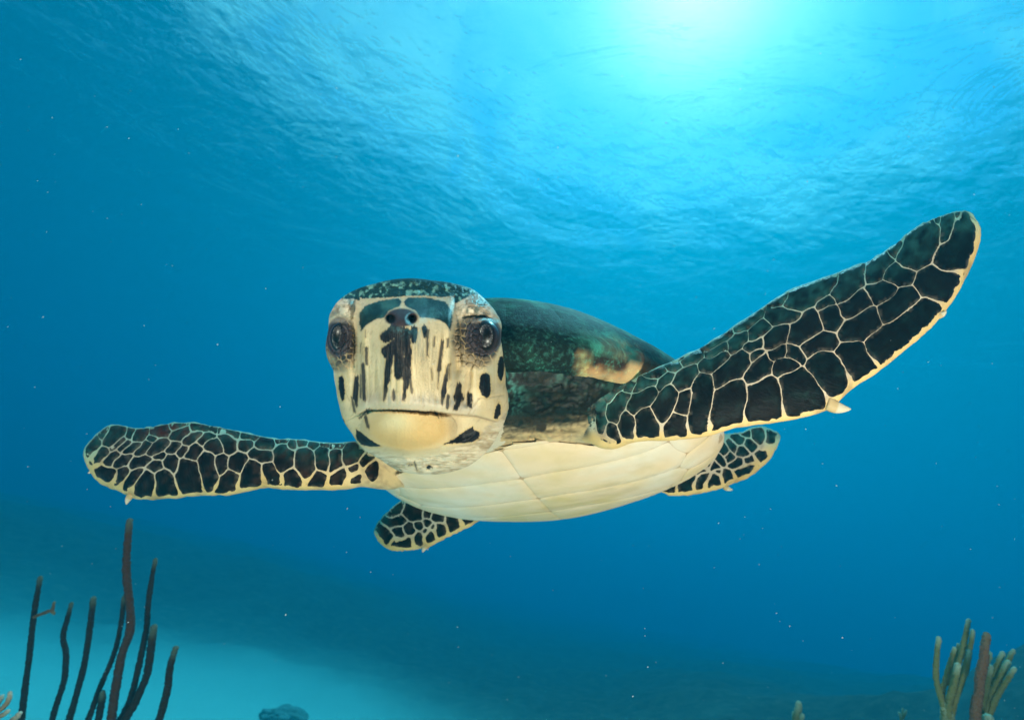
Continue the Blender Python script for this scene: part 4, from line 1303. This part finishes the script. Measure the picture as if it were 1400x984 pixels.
def scutes(seeds, top, colfn, parent, mat, hgt, seam, clip):
    st = 0.0018
    gx, gy = np.meshgrid(np.arange(-HL * 1.1, HL * 1.05, st), np.arange(-HW * 1.2, HW * 1.2, st))
    th, rho = th_rho(gx, gy)
    wob = 0.0015 * vfbm(p3(gx, gy), 14, 2, 141)
    Dm = np.stack([segdist(gx + wob, gy - wob, *s[:4])[0] - s[4] for s in seeds])
    o2 = np.sort(Dm, axis=0)[:2]; lab = Dm.argmin(0)
    rest = np.minimum((0.992 - rho) * 0.15, clip(gx, gy, th))
    for k in range(len(seeds)):
        Fk = np.minimum((np.where(lab == k, o2[1], o2[0]) - Dm[k] - seam) * 0.5, rest)
        ii, jj = np.where(Fk > 0)
        if len(ii) < 8: continue
        i0, i1, j0, j1 = max(ii.min() - 2, 0), ii.max() + 3, max(jj.min() - 2, 0), jj.max() + 3
        lp = contour(Fk[i0:i1, j0:j1], gx[0, 0] + st * j0, gy[0, 0] + st * i0, st)
        if len(lp) < 8: continue
        shell_plate(lp, top, colfn, parent, mat, hgt, k % 30)
cs = []
for fx in (0.17, 0.09, 0.00, -0.09, -0.165):
    cs.append((fx, -0.018, fx, 0.018, 0.022))
for sgn in (1, -1):
    for fx in (0.125, 0.045, -0.045, -0.125):
        cs.append((fx, sgn * 0.085, fx, sgn * (0.125 - 0.25 * max(0, abs(fx) - 0.05)), 0.024))
for k in range(24):
    a = (k + 0.5) / 24 * 2 * np.pi
    f, w = outline_fw(np.array([a if a < np.pi else a - 2 * np.pi]))
    cs.append((f[0] * 0.93, w[0] * 0.93, f[0] * 1.0, w[0] * 1.0, 0.014))
scutes(cs, True, cara_colour, CARA, M_CARA, 0.0005, 0.0001, lambda x, y, th: np.full(x.shape, 1.0))
ps = []
for sgn in (1, -1):
    for fx, r in ((0.125, 0.018), (0.080, 0.030), (0.015, 0.032), (-0.052, 0.032), (-0.115, 0.028), (-0.175, 0.022)):
        ps.append((fx, sgn * 0.030, fx - 0.012, sgn * 0.110, r))
for k in range(24):
    a = (k + 0.5) / 24 * 2 * np.pi
    f, w = outline_fw(np.array([a if a < np.pi else a - 2 * np.pi]))
    ps.append((f[0] * 0.90, w[0] * 0.90, f[0] * 1.0, w[0] * 1.0, 0.012))
scutes(ps, False, plas_colour, PLAS, M_PLAS, 0.0009, 0.0003,
       lambda x, y, th: np.where(np.abs(th) > 1.75, 1.0, (plastron_front(y) - 0.003 - x) * 0.8))

# ================================================================== turtle: eyes
def eye_material():
    m = N('eye_material')
    c = m.n('VertexColor', {'layer_name': 'Col'}).outputs[0]
    b = m.bsdf(Base_Color=c, Roughness=0.35)
    b.inputs['Specular IOR Level'].default_value = 0.3
    b.inputs['Coat Weight'].default_value = 0.05
    b.inputs['Coat Roughness'].default_value = 0.05
    return m.m
M_EYE = eye_material()
def eye(cx, cy, rx, ry, look):
    """eyeball seated in the lids where the photo shows it"""
    h = cast_px(cx, cy)
    p = np.array(h[0])
    r = rx / FPX * p[2] * 1.12
    look = np.array(look, float); look /= np.linalg.norm(look)
    c = p + np.array([0, 0, r * 0.82])
    nu, nvv = 60, 72
    a = np.linspace(0.001, np.pi, nu); b = np.linspace(0, 2 * np.pi, nvv, endpoint=False)
    A, Bq = np.meshgrid(a, b, indexing='ij')
    s1 = np.cross(look, [0, 1.0, 0]); s1 /= np.linalg.norm(s1); s2 = np.cross(s1, look)
    D = np.cos(A)[..., None] * look + np.sin(A)[..., None] * (np.cos(Bq)[..., None] * s1 + np.sin(Bq)[..., None] * s2)
    V = c + D * r * np.array([1, ry / rx, 1])
    me = meshdata('eye', tow(V.reshape(-1, 3)), gridfaces(nu, nvv))
    Af, Bf = A.ravel(), Bq.ravel()
    nz = vfbm(p3(Af * 40, Bf * 6), 1.0, 3, 150); nz2 = vfbm(p3(np.cos(Bf) * Af * 60, np.sin(Bf) * Af * 60), 0.8, 3, 152)
    Cc = np.tile([0.012, 0.009, 0.011], (len(Af), 1))
    Ae = np.hypot(Af * np.cos(Bf) / 1.0, Af * np.sin(Bf) / 1.75)
    Cc = mixc(Cc, (0.004, 0.0035, 0.004), sst(0.62, 0.56, Ae))
    Cc = mixc(Cc, (0.26, 0.24, 0.23), np.exp(-((Ae - 0.40) / 0.045) ** 2) * sst(-0.15, 0.45, nz2) * 0.9)  # pale speckled ring: the strobes' reflection painted into the eye colour
    Cc = mixc(Cc, (0.16, 0.14, 0.15), np.exp(-((Ae - 0.29) / 0.05) ** 2) * sst(0.1, 0.7, nz) * 0.7)
    Cc = mixc(Cc, (0.0015, 0.0015, 0.0015), sst(0.20, 0.15, Ae))
    Cc = mixc(Cc, (0.032, 0.024, 0.028), sst(0.60, 0.72, Ae) * (0.6 + 0.4 * np.cos(Ae * 40)))
    setcol(me, Cc)
    o = link('eye', me, M_EYE, body_ob)
    bm = bmesh.new(); bm.from_mesh(me); bmesh.ops.recalc_face_normals(bm, faces=bm.faces); bm.to_mesh(me); bm.free()
    return o
eye(463.5, 461, 15.0, 20.0, (-0.18, 0.0, -1))
eye(661.5, 459, 18.5, 20.5, (0.18, 0.02, -1))

# ================================================================== soft corals and sponges
def coral_material(name, col, tip, bump=0.6, bscale=420):
    m = N(name)
    p = m.n('TexCoord').outputs['Object']
    c = m.n('VertexColor', {'layer_name': 'Col'}).outputs[0]
    n1 = m.n('TexVoronoi', None, Vector=p, Scale=bscale).outputs[0]
    n2 = m.noise(p, 60, 4, 0.6)
    cc = m.mix(c, col, tip)
    cc = m.mix(m.n('Math', {'operation': 'MULTIPLY'}, i0=n2, i1=0.6).outputs[0], cc, m.mix(1.0, cc, (0.45, 0.45, 0.45), 'MULTIPLY'))
    b = m.bsdf(Base_Color=cc, Roughness=0.85, Normal=m.bump(n1, bump, 0.002))
    b.inputs['Specular IOR Level'].default_value = 0.1
    return m.m
M_ROD = coral_material('dark_sea_rod_material', (0.060, 0.030, 0.018), (0.18, 0.19, 0.13))
M_ROD2 = coral_material('brown_sea_rod_material', (0.15, 0.055, 0.030), (0.20, 0.17, 0.11))
M_OLIVE = coral_material('olive_sea_rod_material', (0.30, 0.27, 0.10), (0.55, 0.60, 0.40))
M_RED = coral_material('red_brown_sea_rod_material', (0.30, 0.14, 0.075), (0.34, 0.22, 0.12))
M_PINK = coral_material('peach_sea_rod_material', (0.55, 0.33, 0.20), (0.75, 0.58, 0.42))
M_HEAD = coral_material('coral_head_material', (0.18, 0.28, 0.23), (0.26, 0.38, 0.32), 0.8, 60)
def branch(name, pts, rad, mat, parent, seed=0, mm=22, bumpy=0.30):
    """pts: camera-frame points from the tip to the foot"""
    P = catmull(np.array(pts), max(60, 40 * len(pts)))
    n = len(P)
    t = np.linspace(0, 1, n)
    T = np.gradient(P, axis=0); T /= np.linalg.norm(T, axis=1, keepdims=True)
    up = np.array([0.3, 0.1, 1.0])
    s1 = np.cross(T, up); s1 /= np.linalg.norm(s1, axis=1, keepdims=True); s2 = np.cross(T, s1)
    r = np.interp(t, np.linspace(0, 1, len(rad)), rad)
    d = np.concatenate([[0], np.cumsum(np.linalg.norm(np.diff(P, axis=0), axis=1))])
    r = r * np.sqrt(np.clip(1 - (1 - np.clip(d / (r * 1.2), 0, 1)) ** 2, 0.02, 1))
    an = np.linspace(0, 2 * np.pi, mm, endpoint=False)
    D = np.cos(an)[None, :, None] * s1[:, None] + np.sin(an)[None, :, None] * s2[:, None]
    V = P[:, None] + D * r[:, None, None]
    nz = vfbm(V + seed * 0.37, 520, 3, 200 + seed) * bumpy + vfbm(V + seed * 0.37, 25, 2, 210) * 0.10
    V = V + D * (r[:, None] * nz)[..., None]
    me = tube_mesh(name, tow(V), 0)
    me.attributes.remove(me.attributes['reg'])
    tipk = np.concatenate([np.repeat(sst(3.5, 0.3, d / np.maximum(r.max(), 1e-4)), mm), [1, 0]])
    setcol(me, np.repeat(tipk[:, None], 3, 1))
    return link(name, me, mat, parent)
def foot_to_ground(px, py, d, drop=1.0):
    """camera-frame point straight down (in the world) from the pixel point onto the sea floor"""
    w = pw(px, py, d)
    return toc(np.array([[w.x + 0.02, w.y + 0.02, ground_z(w.x, w.y) - 0.01]]))[0]
def colony(name, label, cat, items, Z, k, d0, mats, group=None, root=None, spread=0.03, seed=0):
    """items: (points from tip to foot in crop coordinates, radius in crop px, depth offset, material index)"""
    low = items[0][0][-1] if root is None else root
    rp = Z(*low)
    base = foot_to_ground(rp[0], rp[1], d0)
    e = empty(name, tow(base), label, cat, group)
    for i, (pts, r, dz, mi) in enumerate(items):
        L = [C3(*Z(a, b), d0 + dz * (1 - 0.8 * q / max(1, len(pts) - 1))) for q, (a, b) in enumerate(pts)]
        last = L[-1]
        if pts[-1][1] > 730 or Z is Z5b:
            tg = last - L[-2]; tg /= np.linalg.norm(tg)
            dn = toc(np.array([[0, 0, -1.0]]) + CM[:3, 3] * 1.0)[0]; dn /= np.linalg.norm(dn)
            a1 = last + tg * 0.05
            a2 = a1 + (tg + dn) * 0.05
            L = L + [a1, a2, a2 * 0.35 + base * 0.65, base]
            rr_ = [r * 0.85, r, r * 1.05, r * 1.1, r * 1.15, r * 1.3, r * 1.7]
        else:
            rr_ = [r * 0.85, r, r * 1.1]
        R_ = np.array(rr_) * k / FPX * d0
        branch('branch', L, R_, mats[mi], e, seed + i)
    return e
Z5b = lambda a, b: (a * .309, 680 + b * .309)
Z6b = lambda a, b: (1060 + a * .2429, 800 + b * .2427)
A = [([(575, 90), (565, 200), (560, 330), (575, 480), (575, 590), (540, 690), (510, 850), (492, 984)], 14, 0.0, 1),
     ([(550, 430), (535, 560), (505, 690), (450, 820), (410, 930), (390, 984)], 10, 0.06, 0),
     ([(455, 855), (450, 900), (435, 984)], 12, -0.03, 0),
     ([(690, 265), (670, 370), (655, 480), (648, 580), (620, 720), (580, 880), (530, 984)], 11, 0.08, 0),
     ([(683, 560), (670, 650), (650, 780), (600, 900), (550, 984)], 14, 0.0, 0)]
colony('sea_rod_coral', 'tallest dark sea rod colony with five thin branches rising from the sand', 'soft coral', A, Z5b, .309, 1.0, (M_ROD, M_ROD2), 'dark sea rods over the pale sand', root=(500, 984), seed=1)
colony('sea_rod_coral', 'two wavy dark sea rods standing between the single rod and the tall colony', 'soft coral',
       [([(318, 460), (300, 530), (280, 610), (292, 690), (285, 800), (255, 900), (230, 984)], 10, 0.05, 0),
        ([(415, 435), (405, 520), (392, 620), (370, 750), (330, 900), (305, 984)], 11, 0.0, 0)],
       Z5b, .309, 1.04, (M_ROD, M_ROD2), 'dark sea rods over the pale sand', root=(265, 984), seed=12)
e = colony('sea_rod_coral', 'single straight dark sea rod with a small pale twig on its side', 'soft coral',
       [([(180, 345), (170, 400), (150, 520), (130, 700), (110, 850), (95, 984)], 10, 0.0, 0)],
       Z5b, .309, 1.02, (M_ROD, M_ROD2), 'dark sea rods over the pale sand', root=(95, 984), seed=22)
tw = [C3(*Z5b(a, b), 1.0) for a, b in ((243, 516), (225, 500), (190, 512), (160, 524), (148, 528))]
branch('twig', tw, np.array([6, 7, 7, 6, 5]) * .309 / FPX, M_RED, e, 31)
tw = [C3(*Z5b(a, b), 1.0) for a, b in ((241, 458), (236, 480), (230, 504))]
branch('twig', tw, np.array([4, 5, 6]) * .309 / FPX, M_RED, e, 32)
colony('sea_rod_coral', 'short dark sea rod on its own at the inner side of the tall colony', 'soft coral',
       [([(780, 655), (755, 740), (740, 850), (705, 984)], 13, 0.0, 0)],
       Z5b, .309, 0.97, (M_ROD, M_ROD2), 'dark sea rods over the pale sand', root=(700, 984), seed=41)
colony('sea_rod_coral', 'pale peach branching soft coral in the near bottom corner', 'soft coral',
       [([(45, 855), (40, 890), (15, 925), (-30, 960), (-60, 984)], 9, 0.0, 0),
        ([(12, 870), (5, 890), (-20, 930), (-50, 984)], 8, 0.02, 0),
        ([(40, 940), (15, 958), (-20, 975), (-50, 1000)], 9, -0.01, 0),
        ([(92, 946), (75, 968), (45, 990), (0, 1020)], 10, 0.0, 0)],
       Z5b, .309, 0.75, (M_PINK,), None, root=(-50, 1040), seed=51)
colony('sea_rod_coral', 'olive green sea rod colony with pale fingertips, nearest the turtle', 'soft coral',
       [([(922, 285), (908, 400), (905, 520), (925, 600), (945, 680), (960, 758)], 13, 0.0, 0),
        ([(1013, 345), (985, 430), (955, 540), (940, 610), (955, 700)], 12, 0.02, 0),
        ([(1090, 185), (1070, 280), (1050, 380), (1010, 500), (990, 620), (970, 758)], 13, 0.01, 0),
        ([(1112, 245), (1100, 330), (1075, 430), (1035, 560), (1000, 660), (975, 758)], 12, 0.04, 0),
        ([(1097, 360), (1080, 450), (1050, 540), (1015, 640), (985, 758)], 12, -0.01, 0),
        ([(1030, 435), (1005, 560), (980, 650), (975, 758)], 15, -0.02, 0),
        ([(1033, 325), (1015, 400), (990, 480), (975, 560)], 10, 0.05, 0),
        ([(950, 640), (965, 700), (972, 758)], 26, 0.0, 0)],
       Z6b, .2429, 0.95, (M_OLIVE,), 'greenish sea rods at the reef edge', root=(972, 758), seed=61)
colony('sea_rod_coral', 'thick single red-brown sea rod between two green colonies', 'soft coral',
       [([(1192, 262), (1180, 340), (1172, 420), (1150, 520), (1146, 600), (1128, 690), (1125, 758)], 20, 0.0, 0)],
       Z6b, .2429, 0.90, (M_RED,), None, root=(1125, 758), seed=75)
colony('sea_rod_coral', 'fan of slanting olive sea rods behind the red-brown rod', 'soft coral',
       [([(1210, 370), (1192, 450), (1180, 560), (1165, 650), (1155, 758)], 13, 0.03, 0),
        ([(1215, 445), (1195, 540), (1170, 640), (1150, 758)], 14, 0.0, 0),
        ([(1285, 370), (1240, 470), (1200, 580), (1170, 700), (1155, 758)], 13, 0.02, 0),
        ([(1345, 358), (1310, 420), (1260, 510), (1212, 610), (1175, 758)], 12, 0.04, 0),
        ([(1318, 420), (1270, 510), (1220, 610), (1185, 700), (1165, 758)], 14, 0.0, 0),
        ([(1352, 458), (1300, 540), (1240, 640), (1195, 758)], 12, -0.02, 0),
        ([(1205, 740), (1190, 760), (1180, 800)], 22, -0.05, 0)],
       Z6b, .2429, 0.98, (M_OLIVE,), 'greenish sea rods at the reef edge', root=(1165, 758), seed=81)
colony('sea_rod_coral', 'small blurred green soft coral at the bottom edge below the raised flipper', 'soft coral',
       [([(135, 650), (128, 700), (120, 758)], 17, 0.0, 0), ([(105, 705), (110, 758)], 12, 0.02, 0), ([(155, 725), (140, 758)], 12, -0.02, 0)],
       Z6b, .2429, 1.3, (M_OLIVE,), None, root=(122, 758), seed=91)
colony('sea_rod_coral', 'tiny green tuft of soft coral low between the blurred one and the olive colony', 'soft coral',
       [([(740, 700), (722, 735), (715, 758)], 7, 0.0, 0), ([(695, 712), (708, 740), (712, 758)], 7, 0.0, 0), ([(718, 690), (716, 730), (714, 758)], 6, 0.02, 0)],
       Z6b, .2429, 1.5, (M_OLIVE,), None, root=(714, 758), seed=95)
def coral_head(px, py, wpx, hpx, label, seed):
    g = pix_ground(px, py)
    dist = toc(np.array([[g.x, g.y, g.z]]))[0][2]
    r = wpx / 2 / FPX * dist; hh = hpx / FPX * dist
    bm = bmesh.new(); bmesh.ops.create_icosphere(bm, subdivisions=5, radius=1)
    V = np.array([v.co for v in bm.verts])
    nz = vfbm(V + seed, 1.6, 4, 300 + seed); n2 = vfbm(V + seed, 7, 4, 310)
    k = 1 + 0.35 * nz + 0.08 * n2
    for v, q in zip(bm.verts, k):
        v.co = Vector((v.co.x * r * q, v.co.y * r * q * 0.9, max(v.co.z, -0.3) * hh * q))
    me = bpy.data.meshes.new('coral_head'); bm.to_mesh(me); bm.free()
    setcol(me, np.repeat((0.5 + 0.5 * n2)[:, None], 3, 1).clip(0, 1))
    o = link('coral_head', me, M_HEAD)
    o.location = (g.x, g.y, 0.0)
    tag(o, label, 'coral', 'coral heads on the sand')
coral_head(386, 983, 58, 14, 'low dark coral head sitting alone on the pale sand', 3)
coral_head(552, 977, 34, 10, 'smaller faint coral head farther out where the sand fades to blue', 8)

# ================================================================== drifting specks
def specks():
    rg = random.Random(5)
    bm = bmesh.new()
    for k in range(480):
        px, py = rg.uniform(-60, 1460), rg.uniform(-40, 1020)
        d = 0.22 + 1.6 * rg.random() ** 1.3
        p = pw(px, py, d)
        r = rg.uniform(0.22, 0.65) / FPX * d * (1.6 if rg.random() < 0.06 else 1.0)
        r = min(r, 0.0009)
        M_ = Matrix.Translation(p) @ Euler((rg.random() * 6, rg.random() * 6, rg.random() * 6)).to_matrix().to_4x4() @ Matrix.Diagonal((r * rg.uniform(1, 2.4), r, r * rg.uniform(0.6, 1), 1))
        bmesh.ops.create_icosphere(bm, subdivisions=1, radius=1, matrix=M_)
    me = bpy.data.meshes.new('marine_snow'); bm.to_mesh(me); bm.free()
    m = N('marine_snow_material')
    m.bsdf(Base_Color=(0.55, 0.56, 0.54, 1), Roughness=0.6)
    o = link('marine_snow', me, m.m)
    tag(o, 'tiny pale specks drifting all through the water', 'particles', kind='stuff')
specks()
